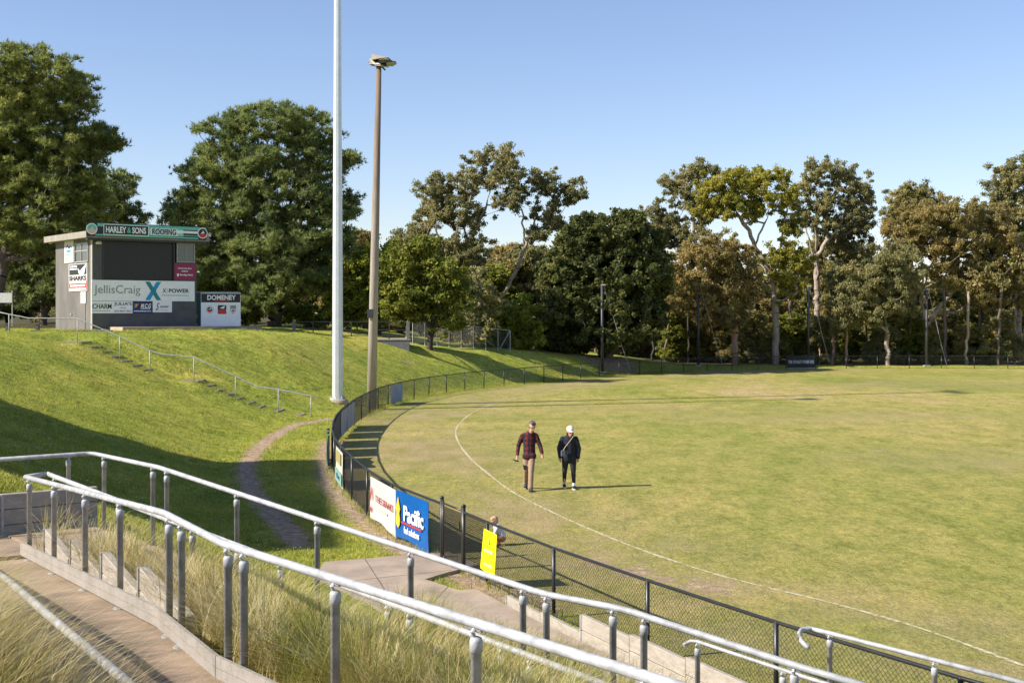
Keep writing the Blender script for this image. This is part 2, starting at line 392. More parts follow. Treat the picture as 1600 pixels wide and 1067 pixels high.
    rag = N.new('ShaderNodeMath'); rag.operation = 'MULTIPLY_ADD'; L.new(noise(3.6, 7, .8), rag.inputs[0]); rag.inputs[1].default_value = 2.4; rag.inputs[2].default_value = -1.2; rag = rag.outputs[0]
    df = math_('ADD', sp.outputs[1], rag); 
    dm = math_('MULTIPLY', ramp(df, (.42, (0, 0, 0)), (.62, (1, 1, 1))), ramp(sp.outputs[1], (.02, (0, 0, 0)), (.25, (1, 1, 1))))
    base = mix(dm, base, earth)
    litter = ramp(noise(1.5, 6, .7), (.35, (.045, .05, .014)), (.6, (.10, .082, .035)), (.75, (.14, .10, .06)))
    # the alpha channel of the attribute carries the wood floor
    base = mix(at_.outputs['Alpha'], base, mix(1, litter, fine, 'MULTIPLY'))
    L.new(base, b.inputs['Base Color'])
    bp = N.new('ShaderNodeBump'); bp.inputs['Strength'].default_value = .9; bp.inputs['Distance'].default_value = .05
    L.new(noise(16, 5, .75), bp.inputs['Height']); L.new(bp.outputs[0], b.inputs['Normal'])
    return m
gme.materials.append(ground_material())
ground_o = tag(link('ground', gme), kind='structure')

# boundary line: chalk on the grass, 4 mm above it
def offset_curve(C, k):
    T = np.roll(C, -1, 0) - np.roll(C, 1, 0); T /= np.linalg.norm(T, axis=1)[:, None]
    return C + np.c_[T[:, 1], -T[:, 0]] * k      # inwards (curve runs clockwise seen from above here)
def sample_closed(C, step):
    D = np.linalg.norm(np.roll(C, -1, 0) - C, axis=1); s = np.r_[0, np.cumsum(D)]
    n = int(s[-1] / step); t = np.arange(n) * s[-1] / n
    X = np.interp(t, s, np.r_[C[:, 0], C[0, 0]]); Y = np.interp(t, s, np.r_[C[:, 1], C[0, 1]])
    return np.c_[X, Y]
inn = offset_curve(OVAL, 4.3)
if not inside(inn[:1], OVAL)[0]: inn = offset_curve(OVAL, -4.3)
# photographed course of the line, then the offset curve for the rest
LPX = [(1600,1040),(1440,982),(1300,942),(1200,918),(1105,893),(1000,858),(920,826),(850,794),(800,768),(765,742),(735,716),(718,694),(712,676),(718,662),(735,647),(762,634),(800,624),(845,614)]
LP = np.array([onz(u_, v_, 0)[:2] for u_, v_ in LPX])
def smooth_open(P_, per=8):
    P_ = np.array(P_, float); out = []
    for i in range(len(P_)-1):
        a = P_[max(0, i-1)]; b_ = P_[i]; c_ = P_[i+1]; d_ = P_[min(len(P_)-1, i+2)]
        for k in range(per):
            t = k/per; out.append(.5*(2*b_+(c_-a)*t+(2*a-5*b_+4*c_-d_)*t*t+(3*b_-a-3*c_+d_)*t**3))
    return np.array(out + [P_[-1]])
LP = smooth_open(LP)
T = np.gradient(LP, axis=0); T /= np.linalg.norm(T, axis=1)[:, None]; Nn = np.c_[-T[:, 1], T[:, 0]]
hw = .034 + .010 * np.sin(np.arange(len(LP)) * .7)
V = np.r_[np.c_[LP + Nn*hw[:, None], np.full(len(LP), .006)], np.c_[LP - Nn*hw[:, None], np.full(len(LP), .006)]]
n = len(LP); q = np.array([(i, i+1, n+i+1, n+i) for i in range(n-1)])
m_line, nt, b = principled('chalk_line')
n1 = nt.nodes.new('ShaderNodeTexNoise'); n1.inputs['Scale'].default_value = 9; n1.inputs['Detail'].default_value = 5
g_ = nt.nodes.new('ShaderNodeNewGeometry'); nt.links.new(g_.outputs['Position'], n1.inputs['Vector'])
rp = nt.nodes.new('ShaderNodeValToRGB'); nt.links.new(n1.outputs[0], rp.inputs[0])
rp.color_ramp.elements[0].position = .38; rp.color_ramp.elements[0].color = (.25, .22, .08, 1); rp.color_ramp.elements[1].position = .56; rp.color_ramp.elements[1].color = (.52, .47, .32, 1)
nt.links.new(rp.outputs[0], b.inputs['Base Color']); b.inputs['Roughness'].default_value = .95
tag(link('boundary_line', mesh_np('boundary_line', V, quads=q), m_line), kind='structure')

# slab by the gate, ramp surfaces, path along the fence
def sheet(name, pts, mat_, th=.12, up=0.0):
    n = len(pts); V = [(p.x, p.y, p.z + up) for p in pts] + [(p.x, p.y, p.z + up - th) for p in pts]
    Fs = [tuple(range(n)), tuple(range(n, 2*n))[::-1]] + [(i, n+i, n+(i+1) % n, (i+1) % n) for i in range(n)]
    return tag(link(name, mesh_np(name, V, faces=Fs), mat_), kind='structure')
def strip(name, A, B, mat_, th=.25, up=0.0):
    n = len(A); V = [(p.x, p.y, p.z+up) for p in A] + [(p.x, p.y, p.z+up) for p in B] + [(p.x, p.y, p.z+up-th) for p in A] + [(p.x, p.y, p.z+up-th) for p in B]
    Fs = []
    for i in range(n-1):
        Fs += [(i, i+1, n+i+1, n+i), (2*n+i, 3*n+i, 3*n+i+1, 2*n+i+1), (i, 2*n+i, 2*n+i+1, i+1), (n+i, n+i+1, 3*n+i+1, 3*n+i)]
    Fs += [(0, n, 3*n, 2*n), (n-1, 3*n-1, 4*n-1, 2*n-1)]
    return tag(link(name, mesh_np(name, V, faces=Fs), mat_), kind='structure')
slab_o = sheet('gate_slab', SLAB, M_CONC, .1, .03)
M_JOINT = mat('joint_dirt', (.10, .08, .06), .95, var=.3)
for (u0, v0, u1, v1) in ((570, 875, 640, 985), (500, 915, 705, 893), (700, 919, 640, 984)):
    a, b_ = onz(u0, v0, .03), onz(u1, v1, .03); d = b_ - a; link('joint', MB().box((a+b_)/2 + Vector((0, 0, .0302)), (d.length, .014, .004), math.atan2(d.y, d.x)).mesh('joint'), M_JOINT, slab_o)
strip('upper_ramp', RAMP1_R, RAMP1_L, M_PATH)
strip('lower_ramp', RAMP2_A, RAMP2_B, M_PATH)
sheet('ramp_landing', [Vector((p.x, p.y, LANDZ - .004)) for p in LAND], M_PATH, .2)
def oval_at(y_, side=0):      # x of the near/left fence at a given depth
    k = [i for i in range(len(OVAL)) if OVAL[i, 0] < 15]; return None
def fence_pt(i): return OVAL[i % len(OVAL)]
# path: 0.45..1.75 m outside the fence from Y=20.6 to Y=11
fo = [i for i in range(len(OVAL)) if OVAL[i, 0] < 6 and 11 < OVAL[i, 1] < 21.6]
fo.sort(key=lambda i: -OVAL[i, 1])
outw = {}
for i in fo:
    t = OVAL[(i+1) % len(OVAL)] - OVAL[i-1]; t = t / np.linalg.norm(t); nrm = np.array([-t[1], t[0]])
    if sd_oval((OVAL[i] + nrm * .5)[None])[0] < 0: nrm = -nrm
    outw[i] = nrm
def pz(y_): return float(np.interp(y_, [11, 15, 18, 20.5], [.02, .03, .04, .05]))
PA = [Vector((*(OVAL[i] + outw[i] * .42), pz(OVAL[i][1]))) for i in fo]
PB = [Vector((*(OVAL[i] + outw[i] * 1.75), pz(OVAL[i][1]))) for i in fo]
strip('fence_path', PA, PB, M_CONC, .2, .012)

# ------------------------------------------------------------------ boundary fence
LABEL_F = 'low black chain-link fence curving round the oval'
fence = empty('oval_fence', (0, 0, 0), 0, LABEL_F, 'fence')
FP = sample_closed(OVAL, 2.62)
first = int(np.argmin(np.hypot(FP[:, 0] - 4.4, FP[:, 1] - 12.6)))
keep = []
for k in range(len(FP)):
    x, y = FP[k]
    if y > 9 and (x < 9 or y > 84) and x < 62: keep.append(k)
GATE_A, GATE_B = onz(719, 872, 0), onz(752, 888, 0)
FH = 1.06
mb = MB(); mb.tube([(0,0,-.1),(0,0,FH+.015)], .03, 8); post_me = mb.mesh('post', True); post_me.materials.append(M_BLACK)
mb = MB(); mb.tube([(0,0,-.1),(0,0,FH+.10)], .036, 8); mb.lathe([(.044, FH+.10), (.044, FH+.12), (.02, FH+.145)], n=8); gpost_me = mb.mesh('gate_post', True); gpost_me.materials.append(M_BLACK)
def chain_mesh(L_, Hh, p, r):
    """diamond wire: each wire zigzags up the panel; 3-sided section"""
    V, T_ = [], []
    nw = int(round(L_ / p)); ns = int(round(Hh / p)); st = Hh / ns; pw = L_ / nw
    ring = [(r, 0), (-r*.5, r*.87), (-r*.5, -r*.87)]
    for w in range(nw):
        base = len(V)
        for k in range(ns+1):
            x = w * pw + (pw if (k + w) % 2 else 0)
            for a, c in ring: V.append((x + a, c + (.0025 if k % 2 else -.0025), k * st))
        for k in range(ns):
            o0, o1 = base + 3*k, base + 3*(k+1)
            for j in range(3):
                j2 = (j+1) % 3; T_ += [(o0+j, o0+j2, o1+j2), (o0+j, o1+j2, o1+j)]
    return mesh_np('mesh_panel', np.array(V), tris=np.array(T_))
PANEL = chain_mesh(2.6, FH - .06, .034, .0029); PANEL.materials.append(M_BLACK)
mb = MB(); mb.tube([(0,0,0),(1,0,0)], .024, 8, False); rail_me = mb.mesh('top_rail', True); rail_me.materials.append(M_BLACK)
mb = MB(); mb.tube([(0,0,0),(1,0,0)], .012, 6, False); brail_me = mb.mesh('bottom_rail', True); brail_me.materials.append(M_DARK)
def span(a, b_, z0, parent, me_, z, name):
    o = link(name, me_, None, parent); d = Vector((b_[0]-a[0], b_[1]-a[1], 0))
    o.location = (a[0], a[1], z0 + z); o.rotation_euler = (0, 0, math.atan2(d.y, d.x)); o.scale = (d.length / (2.6 if me_ is PANEL else 1), 1, 1)
    return o
ga, gb = np.array(GATE_A[:2]), np.array(GATE_B[:2])
seq = []
for k in keep: seq.append(FP[k])
# order by angle index is preserved from keep; break where consecutive points are far apart
near_gate = [i for i in range(len(seq)) if np.hypot(*(seq[i] - (ga+gb)/2)) < 1.5]
pts_f = [p for i, p in enumerate(seq) if i not in near_gate]
def snap(p):
    d = np.hypot(OVAL[:, 0]-p[0], OVAL[:, 1]-p[1]); return OVAL[int(np.argmin(d))]
ga, gb = snap(ga), snap(gb)
allp = [(tuple(p), 0) for p in pts_f] + [(tuple(ga), 1), (tuple(gb), 1)]
def arc(p): d = np.hypot(OVAL[:, 0]-p[0], OVAL[:, 1]-p[1]); return (int(np.argmin(d)) + 60) % len(OVAL)
allp.sort(key=lambda q_: arc(q_[0]))
FPOSTS = []
for i, (p, g) in enumerate(allp):
    o = link('post', gpost_me if g else post_me, None, fence, (p[0], p[1], 0)); FPOSTS.append(p)
    if i + 1 < len(allp):
        p2, g2 = allp[i+1]
        if math.hypot(p2[0]-p[0], p2[1]-p[1]) > 4.5: continue
        if g and g2: continue
        span(p, p2, 0, fence, rail_me, FH, 'top_rail')
        span(p, p2, 0, fence, PANEL, .04, 'mesh_panel')
        if p[1] < 40: span(p, p2, 0, fence, brail_me, .05, 'bottom_rail')
# the gate
gl = math.hypot(gb[0]-ga[0], gb[1]-ga[1]); ang = math.atan2(gb[1]-ga[1], gb[0]-ga[0])
gate = empty('pedestrian_gate', (ga[0], ga[1], 0), ang, 'narrow black chain-link gate beside the blue sponsor banner', 'gate')
mb = MB(); z0, z1 = .07, FH + .02
for x in (.07, gl - .07): mb.tube([(x, 0, z0), (x, 0, z1 + .06)], .022, 8)
mb.tube([(.07, 0, z0), (gl-.07, 0, z0)], .018, 8); mb.tube([(.07, 0, z1), (gl-.07, 0, z1)], .018, 8)
mb.build('gate_frame', M_BLACK, gate, smooth=True)
o = link('mesh_panel', PANEL, None, gate, (.08, 0, z0)); o.scale = ((gl - .16) / 2.6, 1, .96)
mb = MB(); mb.tube([(gl-.1, -.05, .75), (gl-.02, -.07, .75), (gl-.02, -.07, .9)], .01, 6); mb.build('latch', M_BLACK, gate)

# ------------------------------------------------------------------ lettering helper
def text_mesh(body, size=1.0, off=0.0, shear=0.0, ext=.004, align='CENTER', space=1.0):
    cu = bpy.data.curves.new('text', 'FONT'); cu.body = body; cu.size = size; cu.extrude = ext; cu.offset = off; cu.shear = shear
    cu.align_x = align; cu.align_y = 'CENTER'; cu.space_character = space; cu.resolution_u = 4
    o = bpy.data.objects.new('text', cu); COL.objects.link(o)
    dg = bpy.context.evaluated_depsgraph_get(); dg.update()
    me = bpy.data.meshes.new_from_object(o.evaluated_get(dg)); bpy.data.objects.remove(o); bpy.data.curves.remove(cu)
    me.materials.clear()
    return me
def letters(parent, body, x, z, w, h, col, y=-.02, off=0.0, shear=0.0, name='lettering', tilt=0.0):
    """lettering standing on the sign face: sign plane is local x/z, facing local -y; fitted to w by h"""
    me = text_mesh(body, 1.0, off, shear); co = np.zeros(len(me.vertices)*3); me.vertices.foreach_get('co', co); co = co.reshape(-1, 3)
    lo, hi = co.min(0), co.max(0); c = (lo + hi) / 2; k = np.array([w / (hi[0]-lo[0]), h / (hi[1]-lo[1])])
    new = np.c_[(co[:, 0]-c[0]) * k[0], -(co[:, 2]), (co[:, 1]-c[1]) * k[1]]
    if tilt: 
        s_, c_ = math.sin(tilt), math.cos(tilt); new[:, [0, 2]] = np.c_[new[:, 0]*c_ - new[:, 2]*s_, new[:, 0]*s_ + new[:, 2]*c_]
    me.vertices.foreach_set('co', new.ravel()); me.update()
    return link(name, me, col, parent, (x, y, z))
def plate(parent, name, x0, x1, z0, z1, col, y=0.0, th=.02, polys=None):
    mb = MB(); mb.box(((x0+x1)/2, y, (z0+z1)/2), (x1-x0, th, z1-z0)); return mb.build(name, col, parent)
def shape(parent, name, pts, col, y=-.02, th=.008):
    """flat outline in local x/z"""
    n = len(pts); V = [(p[0], y - th/2, p[1]) for p in pts] + [(p[0], y + th/2, p[1]) for p in pts]
    Fs = [tuple(range(n)), tuple(range(n, 2*n))[::-1]] + [(i, n+i, n+(i+1) % n, (i+1) % n) for i in range(n)]
    return link(name, mesh_np(name, V, faces=Fs), col, parent)
def disc_pts(cx, cz, r, n=24, a0=0, a1=2*math.pi): return [(cx + r*math.cos(a0+(a1-a0)*i/n), cz + r*math.sin(a0+(a1-a0)*i/n)) for i in range(n + (0 if a1-a0 > 6.2 else 1))]
C_WHITE = flat('print_white', (.86, .86, .87)); C_BLACK = flat('print_black', (.015, .015, .017)); C_TEAL = flat('print_teal', (.12, .50, .42)); C_RED = flat('print_red', (.55, .035, .025))
C_GREY = flat('print_grey', (.26, .28, .29)); C_BLUE = flat('print_blue', (.0, .10, .42)); C_YEL = flat('print_yellow', (.85, .78, .0)); C_MAROON = flat('print_maroon', (.26, .012, .075))
C_NAVY = flat('print_navy', (.01, .02, .09)); C_CYAN = flat('print_cyan', (.0, .28, .62)); C_DTEAL = flat('print_deep_teal', (.0, .22, .27)); C_ORANGE = flat('print_orange', (.8, .25, .02)); C_GOLD = flat('print_gold', (.78, .48, .03))
C_BRICK = flat('print_rust', (.35, .07, .05)); C_PINK = flat('print_pink', (.75, .50, .42))
def bars(parent, rows, col, y=-.012, th=.004):
    """rows of small print too small to read: thin broken strips"""
    for (x0, x1, z, h) in rows:
        x = x0; mb = MB(); r_ = random.Random(int((x0+z)*1000))
        while x < x1 - .01:
            w = min(x1-x, h*r_.uniform(.9, 2.6)); mb.box((x+w/2, y, z), (w, th, h*r_.uniform(.8, 1))); x += w + h*.4
        o = mb.build('small_print', col, parent); o['kind'] = 'stuff'
# ------------------------------------------------------------------ banners tied to the fence
def oval_between(y0, y1):
    pts = [p for p in OVAL if p[0] < 5 and y0 - 1 <= p[1] <= y1 + 1]; pts.sort(key=lambda p: p[1]); pts = np.array(pts)
    ys = np.linspace(y0, y1, 14); xs = np.interp(ys, pts[:, 1], pts[:, 0])
    return np.c_[xs, ys]
def curved_banner(name, y0, y1, mat_, label, z0=.1, z1=1.0, off=.045, wave=.012, group=None):
    P_ = oval_between(y0, y1); T_ = np.gradient(P_, axis=0); T_ /= np.linalg.norm(T_, axis=1)[:, None]
    Nn_ = np.c_[-T_[:, 1], T_[:, 0]]; o0 = P_[0]
    A = P_ + Nn_ * off - o0; n = len(A); V, Fs = [], []
    for th in (0, .006):
        for zi, z in enumerate(np.linspace(z0, z1, 4)):
            for i in range(n):
                w = wave * math.sin(i*1.1 + zi) + th; V.append((A[i, 0] + Nn_[i, 0]*w, A[i, 1] + Nn_[i, 1]*w, z + (.02*math.sin(i*.9+y0) if zi == 0 else 0)))
    k = 4*n
    for zi in range(3):
        for i in range(n-1):
            a = zi*n+i; Fs += [(a, a+1, a+n+1, a+n), (k+a, k+a+n, k+a+n+1, k+a+1)]
    o = link(name, mesh_np(name, V, faces=Fs, smooth=True), mat_, None, (o0[0], o0[1], 0))
    return tag(o, label, 'banner', group)
M_BACK = mat('faded_banner_back', (.20, .20, .22), .8, var=.25, scale=5, stretch=(1, 1, .15), col2=(.34, .34, .37))
M_BACKD = mat('dark_banner_back', (.035, .04, .045), .7, var=.3, scale=4)
M_GREENB = mat('dull_green_banner', (.065, .10, .065), .7, var=.25, scale=4, col2=(.10, .13, .09))
M_BLUEG = mat('blue_grey_banner', (.22, .26, .34), .7, var=.2, scale=5, stretch=(1, 1, .2))
curved_banner('fence_banner', 37.9, 40.6, M_GREENB, 'dull green banner bulging outside the fence at its leftmost bend', off=.13, wave=.05, z0=.02)
curved_banner('fence_banner', 41.0, 43.3, M_BACKD, 'dark banner just beyond the dull green one', off=-.05)
curved_banner('fence_banner', 43.7, 46.2, M_BACKD, 'dark banner next to the first grey banner back', off=-.05)
curved_banner('fence_banner', 46.9, 49.3, M_BACK, 'grey streaked banner back on the fence bend, in front of the steel pole', off=-.05)
curved_banner('fence_banner', 49.6, 52.4, M_BACK, 'grey banner back between the two light poles', off=-.05)
curved_banner('fence_banner', 63.6, 66.0, M_BLUEG, 'pale blue grey banner beyond the concrete light pole', off=-.05)
def fence_sign(name, uL, vL, uR, vR, label, z_top=1.0, z_bot=.06, off=.06):
    a, b_ = snap(onz(uL, vL, 1.03)[:2]), snap(onz(uR, vR, 1.03)[:2]); d = Vector((b_[0]-a[0], b_[1]-a[1], 0)); 
    rz = math.atan2(d.y, d.x); nrm = Vector((math.sin(rz), -math.cos(rz), 0))
    return empty(name, Vector((a[0], a[1], 0)) + nrm * off, rz, label, 'banner'), d.length
def cloth(parent, w, z0, z1, mat_, sag=.05, wob=.012):
    nx_, nz_ = 14, 5; V, Fs = [], []
    for th in (0, .008):
        for j in range(nz_+1):
            for i in range(nx_+1):
                x = w*i/nx_; t = j/nz_; zb = z0 + sag*math.sin(3.6*i/nx_+.4) ; V.append((x, -wob*math.sin(i*.8+j*1.3)*(1-t) + th, zb + (z1-zb)*t))
    k = (nx_+1)*(nz_+1)
    for j in range(nz_):
        for i in range(nx_):
            a = j*(nx_+1)+i; Fs += [(a, a+1, a+nx_+2, a+nx_+1), (k+a, k+a+nx_+1, k+a+nx_+2, k+a+1)]
    return link('sheet', mesh_np('sheet', V, faces=Fs, smooth=True), mat_, parent)
M_BWHITE = mat('banner_white', (.50, .475, .475), .6, var=.08, scale=2); M_BBLUE = mat('banner_blue', (.0, .085, .33), .45, var=.15, scale=2)
s_, w = fence_sign('sponsor_banner', 587, 742, 619, 763, 'white cloth banner with dark red THE GRAND lettering on the fence')
cloth(s_, w, .06, 1.0, M_BWHITE)
letters(s_, 'THE GRAND', w*.60, .60, w*.68, .14, C_BRICK, -.03, -.006)
letters(s_, 'W', w*.10, .64, w*.13, .30, C_BRICK, -.03, -.01); letters(s_, 'W', w*.08, .30, w*.12, .14, C_BRICK, -.03)
bars(s_, [(w*.40, w*.72, .40, .045)], C_PINK, -.03)
s_, w = fence_sign('sponsor_banner', 621, 764, 661, 783, 'blue banner reading Pacific fuel solutions on the fence')
cloth(s_, w, .03, 1.02, M_BBLUE, sag=.06)
letters(s_, 'Pacific', w*.60, .62, w*.60, .32, C_WHITE, -.03, .02)
letters(s_, 'fuel solutions', w*.54, .29, w*.46, .14, C_WHITE, -.03, .01)
plate(s_, 'red_rule', w*.22, w*.84, .405, .435, C_RED, -.03, .008)
shape(s_, 'drop', [(w*.12, .90), (w*.165, .74), (w*.185, .66), (w*.16, .57), (w*.185, .45), (w*.17, .34), (w*.12, .27), (w*.07, .34), (w*.055, .45), (w*.08, .57), (w*.055, .66), (w*.075, .74)], C_GOLD, -.03)
s_, w = fence_sign('sponsor_banner', 522, 693, 534, 705, 'cream and teal banner at the fence bend beside the dull green one')
cloth(s_, w, .05, .98, mat('banner_cream', (.55, .53, .42), .6, var=.15, scale=3, col2=(.42, .48, .44)), sag=.03)
plate(s_, 'teal_band', .08, w-.08, .10, .42, flat('banner_teal', (.20, .38, .36)), -.03, .006); letters(s_, 'the', w*.5, .28, w*.5, .16, C_NAVY, -.036)
plate(s_, 'picture_band', .3, w-.3, .62, .92, flat('banner_ochre', (.35, .30, .12)), -.03, .006)
# yellow notice hanging on the mesh
a = onz(753, 822, 1.0); b_ = onz(777, 831, 1.0); a2, b2 = snap(a[:2]), snap(b_[:2])
rz = math.atan2(b2[1]-a2[1], b2[0]-a2[0]) ; nrm = Vector((math.sin(rz), -math.cos(rz), 0))
w = .58
sg = empty('notice_sign', Vector((a2[0], a2[1], 0)) + nrm*.05, rz, 'bright yellow notice hanging crooked on the chain-link fence', 'sign'); 
sub = Matrix.Rotation(R(7), 4, 'Y')
mb = MB(); V = []
mb.add([(0, -.0, .95), (w, 0, .93), (w-.07, -.015, .18), (-.10, -.03, .26), (0, .006, .95), (w, .006, .93), (w-.07, -.009, .18), (-.10, -.024, .26)], [(0,3,2,1),(4,5,6,7),(0,1,5,4),(1,2,6,5),(2,3,7,6),(3,0,4,7)])
mb.build('sheet', C_YEL, sg)
bars(sg, [(.09, .46, .60, .05), (.04, .44, .36, .05)], C_PINK, -.025)
for z in (.68, .53, .44, .30): plate(sg, 'rule', .02, .52, z, z+.008, C_BLACK, -.024, .004)
shape(sg, 'crest', disc_pts(.26, .77, .05, 10), C_GOLD, -.02)
# sign at the far end of the ground
p = at(1232, 566, 104.6); p2 = at(1276, 566, 105.0)
sg = empty('end_sign', (p.x, 105.05, 0), math.atan2(.3, p2.x-p.x), 'long black sign with white lettering THE STANLEY FISHER END', 'sign'); w = 2.35
plate(sg, 'panel', 0, w, .12, 1.12, C_BLACK, 0, .03); plate(sg, 'lower_strip', 0, w, .02, .115, C_GREY, 0, .03)
letters(sg, 'THE STANLEY FISHER END', w/2, .58, w*.94, .27, C_WHITE, -.025, .012)

# ------------------------------------------------------------------ galvanised handrails
def rail_pts_at(path, s):
    for a, b_ in zip(path[:-1], path[1:]):
        l = (b_ - a).length
        if s <= l: return a + (b_ - a) * (s / l), (b_ - a).normalized()
        s -= l
    return path[-1], (path[-1] - path[-2]).normalized()
def s_of_u(path, u):
    """arc length where the path crosses photo column u"""
    s = 0
    for a, b_ in zip(path[:-1], path[1:]):
        l = (b_ - a).length
        for k in range(200):
            q = a + (b_ - a) * (k / 200)
            if q.y > .5 and abs(800 + F*q.x/q.y - u) < 2.5: return s + l*k/200
        s += l
    return None
def handrail(label, path, posts, r=.0275, kick=None, ends=(), h=H_RAIL, extra=0):
    root = empty('handrail', (path[0].x, path[0].y, path[0].z - h), 0, label, 'handrail', None); o0 = Vector(root.location)
    pp = [path[0] - o0]
    for i in range(1, len(path)-1):          # soften the bends
        a, b_, c_ = path[i-1], path[i], path[i+1]; k = .10
        pp += [b_ + (a-b_).normalized()*k - o0, b_ + ((a-b_).normalized() + (c_-b_).normalized())*k*.28 - o0, b_ + (c_-b_).normalized()*k - o0]
    pp.append(path[-1] - o0)
    mb = MB(); mb.tube(pp, r, 14); mb.build('rail', M_GALV, root, smooth=True)
    for s in posts:
        p, d = rail_pts_at(path, s); q = p - o0; top = q.z - .075; bot = q.z - h - extra
        po = MB().lathe([(.028, bot), (.028, top-.072), (.034, top-.070), (.034, top-.012), (.029, top+.002), (.012, top+.010)], (q.x, q.y, 0), 14).build('post', M_GALV, root, smooth=True)
        f = Vector((d.y, -d.x, 0)).normalized() * .026
        MB().tube([(q.x+f.x*.3, q.y+f.y*.3, top+.005), (q.x+f.x, q.y+f.y, top+.035), (q.x, q.y, q.z-r*.6)], .011, 6).build('bracket', M_GALV, po)
        MB().tube([Vector((q.x, q.y, q.z-r*.97)) - d*.05, Vector((q.x, q.y, q.z-r*.97)) + d*.05], .012, 6).build('saddle', M_GALV, po)
        MB().lathe([(.062, bot), (.062, bot+.012)], (q.x, q.y, 0), 14).build('base_plate', M_GALV, po)
    return root
def kickboard(parent, path, side, lo=.05, hi=.20, th=.028):
    """two stacked boards fixed to the posts, following the slope"""
    o0 = Vector(parent.location)
    for a, b_ in zip(path[:-1], path[1:]):
        d = (b_-a).normalized(); nrm = Vector((-d.y, d.x, 0)).normalized() * side
        for z0, z1 in ((lo, (lo+hi)/2 - .004), ((lo+hi)/2, hi)):
            V = []
            for t in (0, th):
                for p in (a, b_): V += [p - o0 + nrm*(abs(.034)+t) + Vector((0, 0, -H_RAIL + z0)), p - o0 + nrm*(abs(.034)+t) + Vector((0, 0, -H_RAIL + z1))]
            mb = MB(); mb.add(V, [(0,2,3,1),(4,5,7,6),(0,4,6,2),(1,3,7,5),(0,1,5,4),(2,6,7,3)]); mb.build('kick_board', M_KICK, parent)
def us(path, ulist): return [s for s in (s_of_u(path, u) for u in ulist) if s is not None]
h1 = handrail('thick galvanised handrail in front running the whole length of the upper ramp', R1, us(R1, [48, 87, 135, 190, 267, 286, 359, 382, 525, 745, 1010]))
kickboard(h1, R1[:3] + [R1[3]], -1)
h2 = handrail('galvanised handrail half hidden in tall grass behind the thick front rail', R2[1:], us(R2[1:], [87, 186, 303, 372, 441, 606, 642, 786, 830]))
MB().tube([R1[0] - Vector(h2.location), R2[1] - Vector(h2.location)], .0275, 14).build('return_bend', M_GALV, h2, smooth=True)
kickboard(h2, R2[1:], 1)
h3 = handrail('long galvanised handrail farthest up the lower ramp beside the lawn', R3, us(R3, [-60, 109, 165, 241, 261, 371, 496, 643, 816, 856, 960, 1008, 1243, 1330]), extra=.1)
h0 = handrail('galvanised handrail cut by the lower left corner among dry grass', R0, [.3, 2.9, 4.3], h=.72)
# short hand rails by the fence path
r4 = [onz(1264,1012,1.20), onz(1249,1000,1.25), onz(1247,988,1.29), onz(1257,980,1.30), onz(1278,984,1.30), onz(1640,1077,1.28)]
r4 = [p for p in r4]
h4 = handrail('short galvanised handrail with a curled end against the fence at lower right', r4, us(r4, [1298, 1462]), r=.024, h=1.0)
r5 = [onz(1072,1052,.86), onz(1068,1008,1.14), onz(1078,998,1.19), onz(1250,1055,1.12), onz(1340,1083,1.10)]
h5 = handrail('small looped handrail low in the grass before the fence', r5[1:], us(r5[2:], [1105, 1240]), r=.02, h=.8)

# ------------------------------------------------------------------ sleeper walls
def sleeper_wall(label, pts, tops, rows=2, hgt=.24, th=.08, posts=None):
    """pts: base points along the wall; tops: top height at each; boards are separate parts"""
    root = empty('retaining_wall', pts[0], 0, label, 'wall'); o0 = Vector(pts[0])
    for i in range(len(pts)-1):
        a, b_ = Vector(pts[i]) - o0, Vector(pts[i+1]) - o0; d = Vector((b_.x-a.x, b_.y-a.y, 0)); nrm = Vector((-d.y, d.x, 0)).normalized()*th
        za, zb = tops[i], tops[i+1] if not isinstance(tops[i], tuple) else 0
        if isinstance(tops[i], tuple): za, zb = tops[i]
        for r_ in range(rows):
            t1a, t1b = za - r_*hgt - o0.z, zb - r_*hgt - o0.z; t0a, t0b = t1a - hgt + .008, t1b - hgt + .008
            e = d.normalized()*.004; k = nrm * (1 + .06*((r_+i) % 2))
            P8 = [Vector((a.x+e.x, a.y+e.y, t0a)), Vector((b_.x-e.x, b_.y-e.y, t0b)), Vector((b_.x-e.x, b_.y-e.y, t0b))+k, Vector((a.x+e.x, a.y+e.y, t0a))+k,
                  Vector((a.x+e.x, a.y+e.y, t1a)), Vector((b_.x-e.x, b_.y-e.y, t1b)), Vector((b_.x-e.x, b_.y-e.y, t1b))+k, Vector((a.x+e.x, a.y+e.y, t1a))+k]
            bevel(MB().add(P8, [(0,3,2,1),(4,5,6,7),(0,1,5,4),(1,2,6,5),(2,3,7,6),(3,0,4,7)]).build('sleeper', M_SLEEP, root), .008)
        if posts is None or i in posts:
            MB().box((a.x + nrm.x*.5, a.y + nrm.y*.5, (za - o0.z) - .30), (.028, th*1.35, .60), math.atan2(d.y, d.x)).build('steel_post', M_GALV, root)
    return root
q0 = R3[0]; q1 = c0
dd = (q1 - q0).normalized(); nn = Vector((-dd.y, dd.x, 0)).normalized()
sleeper_wall('two board concrete sleeper wall behind the ramp landing at left', [q0 + nn*.12 - Vector((0,0,1.0)), (q0+q1)/2 + nn*.12 - Vector((0,0,1.0)), q1 + nn*.12 + dd*.12 - Vector((0,0,1.0))], [2.34, 2.34, 2.34], rows=3, hgt=.2)
